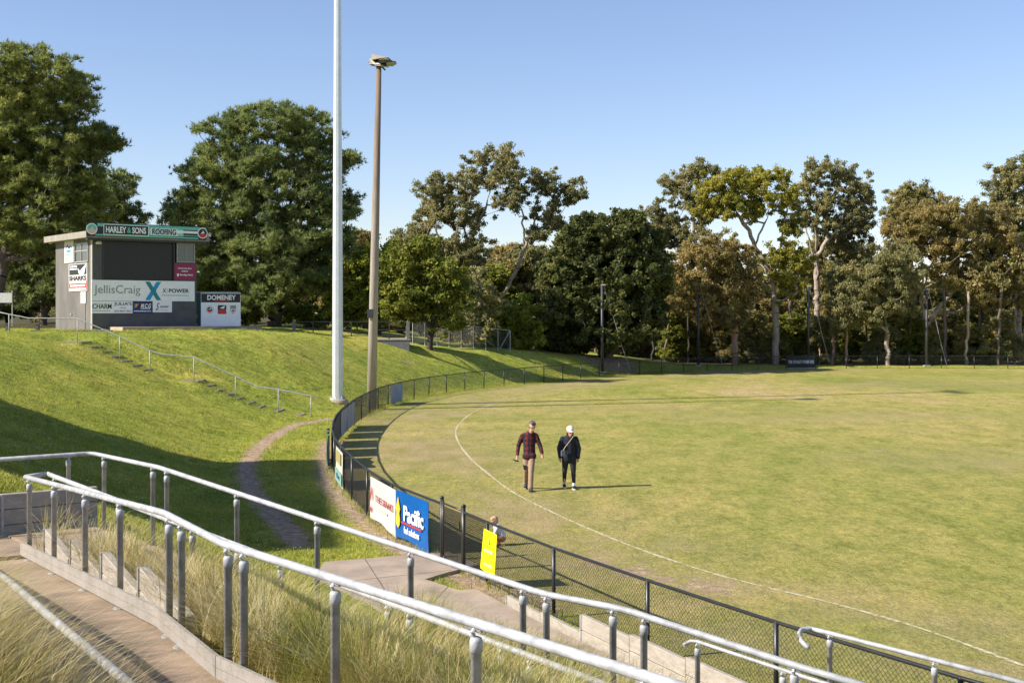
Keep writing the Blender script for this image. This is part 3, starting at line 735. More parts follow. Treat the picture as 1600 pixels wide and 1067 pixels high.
# stepped sleepers retaining the bed beside the upper ramp
dd = (R1[1]-R1[0]).normalized(); nn = Vector((-dd.y, dd.x, 0)).normalized(); base = down(R1[0])
P_ = []; T_ = []
for k in range(5):
    P_.append(base + dd*(.35 + k*1.32) + nn*.14)
for k in range(4):
    zg = P_[k].z; zg2 = P_[k+1].z; T_.append((zg + .36, zg2 + .12))
sleeper_wall('stepped concrete sleepers edging the grass bed behind the front handrail', P_, T_ + [0], rows=2, hgt=.2, th=.09)
# wall between the path and the fence at right
PW = [Vector((*(OVAL[i] + outw[i]*.40), 0)) for i in fo if OVAL[i][1] < 20.4]
step = max(1, len(PW)//8); PWs = PW[::step] 
tops = []
for k in range(len(PWs)-1):
    t = .20 if k < 2 else .42
    tops.append((t, t - .04))
sleeper_wall('pale sleeper wall along the foot of the fence at right', PWs, tops + [0], rows=2, hgt=.22, th=.07, posts=(0, 2))

# ------------------------------------------------------------------ steps up the bank with their handrail
steps = empty('hillside_steps', (0, 0, 0), 0, 'flight of dark stone steps climbing the grass bank to the scoreboard', 'steps')
SY = 57.2
def step_block(u0, u1, v, depth=1.5, dy=0):
    p0, p1 = at(u0, v, SY+dy), at(u1, v, SY+dy); h_ = .30
    mb = MB(); mb.box(((p0.x+p1.x)/2, SY+dy+depth/2, p0.z - h_/2), (p1.x-p0.x, depth, h_), R(random.uniform(-2, 2)))
    bevel(mb.build('step', M_STEP, steps), .03, 2)
FL = [(92,127,534),(119,144,541.5),(138,160,549.5),(156,177,557),(173,191,564),(186,208,571),(205,224,578),
      (262,310,595),(305,325,602.5),(324,341,609.5),(340,357,616.5),(355,371,623),(372,389,630),(388,406,636),(405,436,642),(443,470,649)]
for i, (a_, b2_, v_) in enumerate(FL): step_block(a_-3, b2_, v_)
sp_ = [(-40,480),(14,491),(44,497),(121,497.5),(187,526),(234,548),(254,553.5),(303,558),(368,588),(402,604),(435,608.5),(484,618),(497,622),(495,630)]
sr = [at(u, v_, SY - .1) for u, v_ in sp_]
root = empty('handrail', sr[1] - Vector((0, 0, 1.0)), 0, 'thin grey handrail following the steps up the grass bank', 'handrail'); o0 = Vector(root.location)
MB().tube([p - o0 for p in sr], .024, 8).build('rail', M_GALV, root, smooth=True)
for u_, vt, vb in ((14,491,529),(121,497.5,535),(187,526,564),(234,548,585),(303,558,597),(368,588,625),(435,608.5,645),(486,618.5,653)):
    a = at(u_, vt, SY-.1) - o0; b2_ = at(u_, vb, SY-.1) - o0
    MB().tube([b2_, a], .022, 8).build('post', M_GALV, root, smooth=True)

# ------------------------------------------------------------------ scoreboard building
ROT = R(38); ex = Vector((math.cos(ROT), math.sin(ROT), 0)); ey = Vector((-ex.y, ex.x, 0))
C = at(145, 516, 73.0); BZ = C.z - .12
def FS(u, v_, off=0.0):
    k = (u - 800)/F; cx, cy = C.x - ey.x*off, C.y - ey.y*off
    s = (k*cy - cx) / (ex.x - ex.y*k); Y = cy + ex.y*s
    return s, EYE - (v_ - HV)*Y/F - BZ
def LS(u, v_):
    k = (u - 800)/F; t = (k*C.y - C.x) / (ey.x - ey.y*k); Y = C.y + ey.y*t
    return -t, EYE - (v_ - HV)*Y/F - BZ
W_, D_ = FS(307, 500)[0], -LS(87, 500)[0]
HW = FS(145, 372)[1]
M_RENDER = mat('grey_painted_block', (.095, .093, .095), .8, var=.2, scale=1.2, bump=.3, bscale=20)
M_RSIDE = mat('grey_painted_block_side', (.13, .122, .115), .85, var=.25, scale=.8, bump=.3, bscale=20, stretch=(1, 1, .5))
M_ROOF = mat('roof_concrete', (.26, .235, .205), .85, var=.2, scale=2)
M_GLASS = principled('window_glass')[0]; b = M_GLASS.node_tree.nodes['Principled BSDF']; b.inputs['Base Color'].default_value = (.05, .06, .06, 1); b.inputs['Roughness'].default_value = .06; b.inputs['Specular IOR Level'].default_value = .8
MATS['glass'] = M_GLASS
M_FRAME = mat('pale_window_frame', (.34, .32, .29), .5)
sb = empty('scoreboard_building', (C.x, C.y, BZ), ROT, 'grey flat-roofed scoreboard hut with black roller shutter on top of the bank', 'building')
th = .18
# front wall as frame pieces around the shutter and the window
sx0, sz1 = FS(161, 375)[0], FS(161, 374)[1]; sx1 = FS(272, 375)[0]; sz0 = FS(161, 439)[1]
wx0, wx1 = FS(274, 380)[0], FS(306, 380)[0]; wz0, wz1 = FS(290, 411)[1], FS(290, 379)[1]
def wbox(name, x0, x1, y0, y1, z0, z1, m_, par=sb): return MB().box(((x0+x1)/2, (y0+y1)/2, (z0+z1)/2), (x1-x0, y1-y0, z1-z0)).build(name, m_, par)
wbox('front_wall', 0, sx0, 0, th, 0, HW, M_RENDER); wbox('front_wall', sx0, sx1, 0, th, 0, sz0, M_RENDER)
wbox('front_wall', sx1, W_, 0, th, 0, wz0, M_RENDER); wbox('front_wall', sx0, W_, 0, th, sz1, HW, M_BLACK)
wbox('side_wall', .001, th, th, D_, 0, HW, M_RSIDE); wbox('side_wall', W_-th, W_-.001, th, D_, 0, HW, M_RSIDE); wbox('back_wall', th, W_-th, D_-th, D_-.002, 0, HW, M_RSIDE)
wbox('interior_wall', sx1, W_-th-.01, 1.6, 1.65, .1, HW-.1, M_WHITE)
sh = MB(); z = sz0; nsl = 22; hh = (sz1-sz0)/nsl
M_SHUT = mat('shutter_black', (.016, .015, .016), .45, var=.2, scale=10)
shut = wbox('roller_shutter', sx0, sx1, .09, .14, sz0, sz1, M_SHUT)
for k in range(nsl): MB().box(((sx0+sx1)/2, .075, sz0+hh*(k+.5)), (sx1-sx0-.01, .03, hh*.82)).build('slat', M_SHUT, shut)
wbox('shutter_guide', sx0-.04, sx0+.05, -.03, .05, sz0, sz1, M_BLACK); wbox('shutter_guide', sx1-.05, sx1+.04, -.03, .05, sz0, sz1, M_BLACK)
def window(parent, x0, x1, z0, z1, y, bars_x=(), bars_z=(), side=False):
    fr = MB(); t = .06
    f = lambda c, d: fr.box(c if not side else (c[1], c[0], c[2]), d if not side else (d[1], d[0], d[2]))
    f(((x0+x1)/2, y, z0), (x1-x0+t, .08, t)); f(((x0+x1)/2, y, z1), (x1-x0+t, .08, t))
    f((x0, y, (z0+z1)/2), (t, .076, z1-z0)); f((x1, y, (z0+z1)/2), (t, .076, z1-z0))
    for bx in bars_x: f((bx, y, (z0+z1)/2), (.045, .06, z1-z0))
    for bz in bars_z: f((((x0+x1)/2), y, bz), (x1-x0, .058, .05))
    wn_ = fr.build('window', M_FRAME, parent)
    g = MB(); c = ((x0+x1)/2, y+.012, (z0+z1)/2); d = (x1-x0, .012, z1-z0)
    g.box(c if not side else (c[1], c[0], c[2]), d if not side else (d[1], d[0], d[2])); g.build('pane', M_GLASS, wn_)
    return wn_
wn1 = window(sb, wx0+.12, wx1-.08, wz0+.05, wz1-.08, .03, bars_x=((wx0+wx1)/2 + .02,))
wbox('lintel', wx0-.05, W_+.02, -.05, .1, wz1-.02, wz1+.16, mat('timber_lintel', (.42, .30, .2), .7))
for k in range(4): wbox('curtain', wx0+.18+k*.11, wx0+.26+k*.11, .1, .13, wz0+.1, wz1-.1, M_WHITE, wn1)
# roof slab and fascia
wbox('roof', -.55, W_+.62, -.46, D_+.5, HW+.002, HW+.36, M_ROOF)
wbox('soffit_beam', -.45, W_+.5, -.42, -.05, HW-.12, HW, M_BLACK)
t0, _ = LS(133, 400); t1, _ = LS(116, 400)
la, lz1 = LS(118, 381); lb, lz0 = LS(138, 409)
window(sb, -lb, -la, lz0+.03, lz1-.03, -.02, bars_x=(-(la+lb)/2,), bars_z=((lz0+lz1)/2+.1,), side=True)
da, _ = LS(97, 500); db, _ = LS(134, 500)
dr = wbox('door', -.03, .03, -db, -da, .06, 2.15, M_RSIDE)
wbox('door_handle', -.10, -.03, -LS(113, 484)[0]-.08, -LS(113, 484)[0]+.08, 1.0, 1.06, M_GALV, dr)
wbox('corner_trim', -.035, .04, .02, .26, 0, HW-.05, M_FRAME)
MB().lathe([(.17, 0), (.17, .10), (.12, .17), (.05, .2)], (FS(152, 375)[0], -.22, HW-.36), 14).build('security_light', mat('lamp_cream', (.55, .47, .36), .4), sb)
tag(wbox('scoreboard_apron', .9, W_+3.2, -2.2, -.02, -.16, .31, M_CONC), kind='structure')
for o in bpy.data.objects:
    if o.name == 'scoreboard_apron': 
        mw = Matrix.Translation((C.x, C.y, BZ)) @ Matrix.Rotation(ROT, 4, 'Z'); o.parent = None; o.matrix_world = mw
def on_front(name, label, u0, u1, v0, v1, col, off=.03, cat='sign'):
    """sign on the front wall between photo corners, its own Empty at the lower left"""
    x0, z1 = FS(u0, v0, off); x1, z0 = FS(u1, v1, off); z1 = FS((u0+u1)/2, v0, off)[1]; z0 = FS((u0+u1)/2, v1, off)[1]
    p = C + ex*x0 - ey*off; e_ = empty(name, (p.x, p.y, BZ + z0), ROT, label, cat)
    plate(e_, 'panel', 0, x1-x0, 0, z1-z0, col, 0, .03); return e_, x1-x0, z1-z0
s_, w, h = on_front('fascia_sign', 'long teal and black HARLEY & SONS ROOFING sign along the scoreboard roof edge', 135, 322, 351, 372, C_BLACK, off=.52)
plate(s_, 'teal_stripe', .62, w, h*.72, h*.95, C_TEAL, -.018, .006); plate(s_, 'teal_stripe', .5, w-.5, h*.05, h*.16, C_TEAL, -.018, .006); plate(s_, 'white_stripe', w*.70, w-.35, h*.46, h*.64, C_WHITE, -.018, .006)
plate(s_, 'teal_field', w*.5, w*.80, h*.2, h*.72, flat('print_pale_teal', (.34, .62, .56)), -.017, .004); plate(s_, 'name_box', w*.135, w*.505, h*.14, h*.90, C_WHITE, -.02, .006); plate(s_, 'name_box', w*.14, w*.50, h*.18, h*.86, C_BLACK, -.024, .006)
letters(s_, 'HARLEY', w*.236, h*.52, w*.165, h*.46, C_WHITE, -.032, .03); letters(s_, '&', w*.342, h*.52, w*.032, h*.42, C_TEAL, -.032, .02); letters(s_, 'SONS', w*.425, h*.52, w*.115, h*.46, C_WHITE, -.032, .03)
letters(s_, 'ROOFING', w*.635, h*.50, w*.222, h*.56, C_WHITE, -.026, .075); letters(s_, 'ROOFING', w*.635, h*.50, w*.205, h*.44, C_BLACK, -.034, .03)
bars(s_, [(w*.76, w*.93, h*.28, .07)], C_TEAL, -.022)
for cx, cols in ((.30, (C_WHITE, C_TEAL, C_PINK)), (w-.24, (C_WHITE, C_BLACK, C_RED))):
    shape(s_, 'roundel', disc_pts(cx, h*.52, h*.41), cols[0], -.03); shape(s_, 'roundel', disc_pts(cx, h*.52, h*.34), cols[1], -.04)
    shape(s_, 'roundel_mark', disc_pts(cx, h*.47, h*.30, 12, math.pi, 2*math.pi), cols[2], -.05)
    shape(s_, 'roundel_mark', [(cx-.12, h*.5), (cx-.02, h*.62), (cx+.03, h*.74), (cx+.06, h*.62), (cx+.14, h*.56), (cx+.02, h*.48)], C_WHITE if cols[1] is C_BLACK else C_PINK, -.05)
s_, w, h = on_front('sponsor_sign', 'wide white sign with JellisCraig and X POWER below the scoreboard shutter', 143, 304, 438.5, 470.5, C_WHITE)
letters(s_, 'JellisCraig', w*.24, h*.50, w*.44, h*.52, C_GREY, -.024)
xm = w*.585; hh = h*.45; q4, q1 = w*.078, w*.033
def band(pts, col, y): shape(s_, 'cross_mark', pts, col, y, .006)
band([(xm-q4, h*.5+hh), (xm-q1, h*.5+hh), (xm+q4, h*.5-hh), (xm+q1, h*.5-hh)], C_DTEAL, -.024)
band([(xm+q4, h*.5+hh), (xm+q1, h*.5+hh), (xm-q4, h*.5-hh), (xm-q1, h*.5-hh)], C_CYAN, -.032)
shape(s_, 'cross_mark', disc_pts(xm+.02, h*.5, .16, 16), C_DTEAL, -.038, .004); 
letters(s_, 'X', w*.695, h*.52, w*.034, h*.20, C_BLACK, -.024, .01); letters(s_, 'POWER', w*.84, h*.52, w*.20, h*.20, C_BLACK, -.024, .02); plate(s_, 'rule', w*.722, w*.724, h*.38, h*.66, C_GREY, -.02, .006)
bars(s_, [(w*.67, w*.94, h*.29, .05)], C_GREY, -.018)
s_, w, h = on_front('sponsor_sign', 'white sign reading CHARM and JULIA\'S under the JellisCraig sign', 143, 207, 470.8, 489.5, C_WHITE)
letters(s_, 'CHARM', w*.25, h*.58, w*.46, h*.42, C_BLACK, -.024, .015); letters(s_, "JULIA'S", w*.76, h*.76, w*.44, h*.34, C_NAVY, -.024, .005); letters(s_, '(03) 8827 3854', w*.76, h*.16, w*.42, h*.2, C_GREY, -.024, .01)
bars(s_, [(.06, w*.46, h*.2, .05), (w*.68, w*.84, h*.46, .05)], C_GREY, -.018)
s_, w, h = on_front('sponsor_sign', 'small navy sign reading M.C.G between the white signs on the scoreboard', 207.5, 238, 471, 489.5, C_NAVY)
letters(s_, 'M.C.G', w*.66, h*.62, w*.54, h*.38, C_WHITE, -.024, .03, .3); shape(s_, 'arrow', [(.08, h*.78), (.22, h*.5), (.34, h*.8)], C_ORANGE, -.022); shape(s_, 'arrow', [(.03, h*.45), (.13, h*.78), (.2, h*.45)], C_CYAN, -.022)
plate(s_, 'strip', 0, w, h*.1, h*.28, C_BLUE, -.018, .006); bars(s_, [(w*.4, w*.9, h*.38, .045)], C_WHITE, -.018); bars(s_, [(.06, w*.9, h*.18, .05)], C_WHITE, -.024)
s_, w, h = on_front('sponsor_sign', 'small white sign with script lettering right of the navy sign', 238.5, 268.5, 470.8, 488, C_WHITE)
letters(s_, 'S', w*.25, h*.52, w*.2, h*.66, C_BLACK, -.024, .0, .45); letters(s_, 'now', w*.6, h*.5, w*.46, h*.2, C_BLACK, -.024, .0, .4); bars(s_, [(w*.3, w*.8, h*.2, .03)], C_GREY, -.018)
s_, w, h = on_front('sponsor_sign', 'maroon community bank sign below the scoreboard window', 272.5, 305.5, 412, 437.5, C_MAROON)
letters(s_, 'Community Bank', w*.48, h*.70, w*.66, h*.12, C_WHITE, -.024, .02); bars(s_, [(w*.34, w*.64, h*.53, .06)], C_WHITE, -.018); letters(s_, 'Bendigo Bank', w*.56, h*.3, w*.62, h*.14, C_WHITE, -.024, .02); plate(s_, 'emblem', w*.12, w*.2, h*.22, h*.38, C_WHITE, -.018, .006)
C_OFFW = flat('print_off_white', (.52, .51, .50))
def on_side(name, label, u0, u1, v0, v1, col, cat='sign'):
    x0 = LS(u0, v0)[0]; x1 = LS(u1, v0)[0]; um = (u0+u1)/2; z1, z0 = LS(um, v0)[1], LS(um, v1)[1]
    p = C - ey*x0 - ex*.03; e_ = empty(name, (p.x, p.y, BZ+z0), ROT - R(90), label, cat)
    plate(e_, 'panel', 0, x1-x0, 0, z1-z0, col, 0, .03); return e_, x1-x0, z1-z0
s_, w, h = on_side('club_sign', 'SHARKS club sign in black, white and red on the scoreboard side wall', 108.5, 137.5, 412, 455, C_OFFW)
plate(s_, 'black_panel', w*.04, w*.96, h*.60, h*.97, C_BLACK, -.018, .006); shape(s_, 'shark_mark', [(w*.5, h*.84), (w*.62, h*.72), (w*.95, h*.97), (w*.84, h*.62), (w*.6, h*.6), (w*.56, h*.66)], C_WHITE, -.026)
letters(s_, 'SHARKS', w*.5, h*.47, w*.92, h*.16, C_BLACK, -.03, .03); plate(s_, 'red_panel', w*.02, w*.98, h*.03, h*.37, C_RED, -.018, .006); bars(s_, [(w*.06, w*.94, h*.32, .13), (w*.1, w*.9, h*.2, .12), (w*.06, w*.94, h*.08, .12)], C_WHITE, -.026)
bars(s_, [(w*.08, w*.46, h*.9, .1), (w*.08, w*.46, h*.81, .1)], C_WHITE, -.026)
s_, w, h = on_side('wall_sign', 'white sign with a black peak mark beside the small side window', 101.5, 116, 376, 411, C_OFFW)
shape(s_, 'peak_mark', [(w*.1, h*.62), (w*.35, h*.82), (w*.5, h*.7), (w*.7, h*.78), (w*.9, h*.62), (w*.7, h*.7), (w*.5, h*.62), (w*.35, h*.74)], C_BLACK, -.02); plate(s_, 'blue_mark', w*.3, w*.7, h*.48, h*.58, C_CYAN, -.018, .006)
bars(s_, [(w*.2, w*.8, h*.38, .07), (w*.15, w*.85, h*.2, .04)], C_GREY, -.018)
s_, w, h = on_side('paper_notice', 'small white notice on the side wall below the SHARKS sign', 127, 135, 456, 474, C_OFFW); bars(s_, [(w*.2, w*.8, h*.5, .04), (w*.2, w*.8, h*.7, .04)], C_GREY, -.018)

# DOMENEY sign and the container it leans on
p0, p1 = at(314, 514, 77.0), at(376, 514, 77.4)
sg = empty('club_board', p0, math.atan2(p1.y-p0.y, p1.x-p0.x), 'white board headed DOMENEY with three club crests beside the scoreboard', 'sign'); w = (p1-p0).length; h = (514-458)*77.2/F
plate(sg, 'panel', 0, w, 0, h, C_WHITE, 0, .05); plate(sg, 'header', .02, w-.02, h*.74, h*.985, C_BLACK, -.028, .008); letters(sg, 'DOMENEY', w*.52, h*.875, w*.72, h*.14, C_WHITE, -.036, .03); bars(sg, [(w*.35, w*.72, h*.785, .06)], C_RED, -.034)
for k, cx in enumerate((.22, .53, .81)):
    cx *= w; cz = h*.54
    if k == 0: shape(sg, 'crest', disc_pts(cx, cz, .22), C_GREY, -.03); shape(sg, 'crest', disc_pts(cx, cz, .20), C_WHITE, -.036); shape(sg, 'crest', disc_pts(cx, cz, .15), C_BLACK, -.042); shape(sg, 'crest', disc_pts(cx, cz-.01, .15, 12, math.pi, 2*math.pi), C_RED, -.048); shape(sg, 'crest', [(cx-.12, cz), (cx+.0, cz+.05), (cx+.08, cz+.12), (cx+.1, cz+.02)], C_WHITE, -.05)
    if k == 1: plate(sg, 'crest', cx-.25, cx+.25, cz+.0, cz+.26, C_BLACK, -.03, .008); shape(sg, 'crest', [(cx-.15, cz+.08), (cx, cz+.16), (cx+.18, cz+.24), (cx+.12, cz+.05)], C_WHITE, -.038); plate(sg, 'crest', cx-.25, cx+.25, cz-.27, cz-.0, C_RED, -.03, .008)
    if k == 2: shape(sg, 'crest', [(cx-.17, cz+.25), (cx+.17, cz+.25), (cx+.17, cz-.05), (cx, cz-.27), (cx-.17, cz-.05)], C_GREY, -.03); shape(sg, 'crest', [(cx-.14, cz+.04), (cx+.14, cz+.04), (cx+.14, cz-.05), (cx, cz-.22), (cx-.14, cz-.05)], C_WHITE, -.036); shape(sg, 'crest', [(cx-.1, cz-.06), (cx-.05, cz+.02), (cx, cz-.03), (cx+.05, cz+.03), (cx+.1, cz-.06), (cx, cz-.16)], C_RED, -.042)
for x in (.06, w-.06): MB().box((x, .05, h/2-.3), (.05, .05, h+.6)).build('post', M_DARK, sg)
MB().box((w/2, 0, h+.012), (w+.02, .06, .03)).build('top_edge', M_GALV, sg)
p0 = at(306.5, 515, 77.3); ct = empty('storage_container', p0, R(10), 'dark blue corrugated storage container half hidden behind the DOMENEY board', 'container')
M_CONT = mat('container_blue', (.02, .13, .21), .5, var=.2, scale=3)
MB().box((1.25, .9, 1.12), (2.4, 1.7, 2.24)).build('body', M_CONT, ct)
for k in range(14): MB().box((.1 + k*.17, .03, 1.12), (.07, .05, 2.1)).build('rib', M_CONT, ct)
MB().box((1.25, .9, 2.27), (2.5, 1.8, .05)).build('lid', M_GALV, ct)
# low timber edgings, bench and board at the top left
def beam(name, label, u0, v0, u1, v1, Y0, Y1, hgt, dep, mat_, cat):
    a, b2_ = at(u0, v0, Y0), at(u1, v1, Y1); d = b2_ - a; o = empty(name, a, math.atan2(d.y, d.x), label, cat)
    return o, d.length
M_TIMB = mat('old_timber', (.10, .085, .07), .9, var=.3, scale=4, stretch=(.3, 3, 3))
for (u0, v0, u1, v1, Y0, Y1, lb) in ((48,519,176,523,66.5,66.3,'weathered timber edging in the grass just below the scoreboard'), (98,526,184,528,62.2,62.0,'lower weathered timber edging above the top step')):
    o, l_ = beam('timber_edging', lb, u0, v0, u1, v1, Y0, Y1, .2, .2, M_TIMB, 'edging'); n_ = 3
    for k in range(n_): bevel(MB().box((l_*(k+.5)/n_, 0, -.06), (l_/n_-.03, .2, .34)).build('timber', M_TIMB, o), .015)
o, l_ = beam('bench', 'low dark timber bench on the bank at the left edge', -40, 506, 62, 507.5, 71, 71, .2, .3, M_TIMB, 'bench')
for y in (0, .18): bevel(MB().box((l_/2, y, 0), (l_, .15, .06)).build('seat_plank', M_TIMB, o), .01)
for x in (.4, l_/2, l_-.15): MB().box((x, .09, -.3), (.16, .26, .52)).build('leg', M_TIMB, o)
p0 = at(-30, 473, 78); sg = empty('roadside_board', p0, 0, 'plain pale board on posts cut by the left edge below the pines', 'sign')
plate(sg, 'panel', 0, 1.9, 0, .6, mat('pale_board', (.5, .5, .52), .6), 0, .04)
for x in (.55, 1.9): MB().tube([(x, .05, -1.4), (x, .05, .75)], .03, 6).build('post', M_GALV, sg)

# ------------------------------------------------------------------ light poles
p = onz(527.5, 631, .12); p = Vector((p.x, p.y, .1))
pole = empty('light_pole', p, 0, 'tall pale steel light pole on a concrete footing running out of the picture', 'pole')
MB().lathe([(.55, -.5), (.55, .12), (.50, .22), (.42, .27)], n=24).build('footing', M_CONC, pole, smooth=False)
MB().lathe([(.40, .27), (.40, .31)], n=16).build('base_flange', M_WPOLE, pole)
for k in range(8): MB().lathe([(.03, .31), (.03, .40)], (.35*math.cos(k*math.pi/4), .35*math.sin(k*math.pi/4), 0), 6).build('bolt', M_GALV, pole)
MB().lathe([(.275, .31), (.255, 6), (.20, 15.0), (.15, 26)], n=10).build('shaft', M_WPOLE, pole)
MB().box((0, 0, 25.6), (.12, 3.2, .12)).build('cross_arm', M_GALV, pole)
for k in range(4): MB().box((.22, -1.3 + k*.87, 25.8), (.35, .6, .5), M=Matrix.Rotation(R(35), 3, 'Y')).build('floodlight', M_GALV, pole)
base = Vector((onz(580, 640, 0).x, 61.2, .05)); topp = at(592, 103, 61.2)
pole2 = empty('light_pole', base, 0, 'leaning weathered concrete light pole with a floodlight cluster on top', 'pole')
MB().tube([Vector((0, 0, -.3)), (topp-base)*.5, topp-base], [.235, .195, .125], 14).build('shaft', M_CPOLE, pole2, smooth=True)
tp = topp - base
ax_b = at(580, 490, 61.2) - base
MB().box((ax_b.x-.02, -.25, ax_b.z), (.28, .14, .42)).build('junction_box', M_DARK, pole2)
M_LAMP = mat('lamp_housing', (.17, .15, .12), .5, .3, var=.2, scale=8); M_LENS = mat('lamp_lens', (.5, .5, .48), .2)
MB().tube([tp + Vector((-.35, -.1, .02)), tp + Vector((.15, .1, -.05)), tp + Vector((.3, .1, -.2))], .04, 6).build('bracket_arm', M_DARK, pole2)
MB().tube([tp + Vector((-.5, 0, .15)), tp + Vector((.35, 0, .05))], .035, 6).build('cross_arm', M_DARK, pole2)
def flood(off, yaw, tilt):
    M = Matrix.Translation(tp + Vector(off)) @ Matrix.Rotation(yaw, 4, 'Z') @ Matrix.Rotation(tilt, 4, 'Y') @ Matrix.Scale(1.55, 4)
    mb = MB(); V = [(-.12,-.14,-.09),(.12,-.2,-.03),(.12,.2,-.03),(-.12,.14,-.09),(-.15,-.12,.1),(.42,-.24,.03),(.42,.24,.03),(-.15,.12,.1)]
    mb.add([M @ Vector(q_) for q_ in V], [(0,3,2,1),(4,5,6,7),(0,1,5,4),(1,2,6,5),(2,3,7,6),(3,0,4,7)]); o = mb.build('floodlight', M_LAMP, pole2)
    mb = MB(); V = [(.13,-.18,-.045),(.40,-.22,.005),(.40,.22,.005),(.13,.18,-.045)]; V += [(a, b_, c-.012) for a, b_, c in V]
    mb.add([M @ Vector(q_) for q_ in V], [(0,1,2,3),(4,7,6,5),(0,4,5,1),(1,5,6,2),(2,6,7,3),(3,7,4,0)]); mb.build('lens', M_LENS, o)
flood((-.08, -.25, .30), R(-8), R(8)); flood((.1, .2, .22), R(12), R(12)); flood((-.2, .05, .12), R(-30), R(20)); flood((.18, -.05, .16), R(0), R(6))
MB().tube([tp+Vector((-.3, 0, 0)), tp+Vector((-.42, 0, .3)), tp+Vector((-.1, -.1, .38))], .03, 6).build('yoke', M_DARK, pole2)

# ------------------------------------------------------------------ net poles behind the far end
for k, (u_, vt, vb, lb) in enumerate(((941, 446, 586, 'thin black net pole before the dark round tree'), (1091, 446, 580, 'thin black net pole second from the left behind the oval'),
                                     (1263, 448, 577, 'thin black net pole standing behind the black end sign'), (1448, 453, 576, 'rightmost thin black net pole'))):
    Y = (94.5, 103.5, 107, 107.3)[k]; zb = gz((u_-800)*Y/F, Y)
    np_ = empty('net_pole', ((u_-800)*Y/F, Y, zb), 0, lb, 'pole', 'net poles behind the far end'); hh = EYE - (vt-HV)*Y/F - zb
    MB().tube([(0,0,-.3),(0,0,hh)], .11, 8).build('shaft', M_DARK, np_, smooth=True); MB().box((.0, 0, .03), (.5, .5, .1)).build('base_plate', M_GALV, np_)
    MB().box((.07, 0, hh+.04), (.34, .14, .09)).build('pulley_head', M_GALV, np_)
    MB().tube([(.1, 0, hh), (.9, .5, hh*.62), (1.55, 1.1, hh*.3), (2.2, 1.6, .1)], .022, 4).build('stay_wire', M_GALV, np_)

# ------------------------------------------------------------------ terrace and wire fence on the far bank
TY = 80.0; a = at(458, 541, TY); b_ = at(640, 541, TY+1.0)
ter = empty('viewing_terrace', (a.x, a.y, 0), math.atan2(b_.y-a.y, b_.x-a.x), 'concrete viewing terrace with dark railing on the far bank', 'terrace'); L_ = (b_-a).length
zt = EYE - (532-HV)*TY/F
M_TERR = mat('terrace_block', (.17, .17, .18), .85, var=.15, scale=3)
MB().box((L_/2, 1.9, zt-.9), (L_, 3.8, 1.8)).build('retaining_wall', M_TERR, ter); MB().box((L_/2+.02, 1.9, zt+.03), (L_+.12, 3.95, .07)).build('slab', M_CONC, ter)
MB().box((L_*.72, -.03, zt-.55), (L_*.55, .1, .9)).build('planter_wall', M_TERR, ter)
for k in range(7): MB().box((.05 + k*(L_*.98/6), .06, zt+.62), (.07 if 0 < k < 6 else .2, .07 if 0 < k < 6 else .2, 1.15)).build('railing_post', M_DARK if 0 < k < 6 else M_TERR, ter)
for z in (1.17, .66, .3): MB().box((L_/2, .06, zt+z), (L_, .05, .05)).build('rail', M_DARK, ter)
o = link('mesh_panel', PANEL, None, ter, (.1, .09, zt+.2)); o.scale = (L_/2.6*.97, 1, .95)
for k in range(14): MB().box((L_-.04, .35 + k*.25, zt+.60), (.022, .022, 1.05)).build('baluster', M_GALV, ter)
for z in (1.13, .12): MB().box((L_-.04, 1.95, zt+z), (.05, 3.5, .045)).build('rail', M_GALV, ter)
M_DULLW = mat('dull_wire', (.16, .165, .17), .6)
wf = empty('wire_fence', (0, 0, 0), 0, 'galvanised wire mesh fence among shrubs beyond the terrace', 'fence')
pr = None
for k in range(9):
    u_ = 645 + k*19; Y = 86 + k*.6; x = (u_-800)*Y/F; z = gz(x, Y)
    MB().tube([(x, Y, z-.2), (x, Y, z+1.55)], .035, 6).build('post', M_GALV, wf)
    if pr:
        o = link('mesh_panel', PANEL, None, wf, (pr[0], pr[1], pr[2]+.1)); d = Vector((x-pr[0], Y-pr[1], 0)); o.rotation_euler = (0, 0, math.atan2(d.y, d.x)); o.scale = (d.length/2.6, 1, 1.4); o.material_slots[0].link = 'OBJECT'; o.material_slots[0].material = M_DULLW
        MB().tube([(pr[0], pr[1], pr[2]+1.53), (x, Y, z+1.53)], .022, 5).build('top_rail', M_GALV, wf)
    if k == 8: MB().tube([(pr[0]+.1, pr[1], pr[2]+.1), (x, Y, z+1.5)], .025, 5).build('brace', M_GALV, wf)
    pr = (x, Y, z)

# ------------------------------------------------------------------ clubrooms outside the picture at left: their roof throws the shade on the bank
cl = empty('clubrooms', (-15.6, 21.6, 2.6), R(100), 'low brick clubrooms left of the bank, seen only by their shadow', 'building')
CL, CD, CH = 14.6, 12.0, 6.1
mb = MB(); mb.box((CL/2, CD/2, CH/2-1), (CL, CD, CH+1.6)); mb.build('wall', mat('club_brick', (.28, .17, .12), .85), cl)
mb = MB(); mb.box((CL/2, CD/2, CH+.05), (CL+.8, CD+.8, .3)); mb.build('roof', M_ROOF, cl)
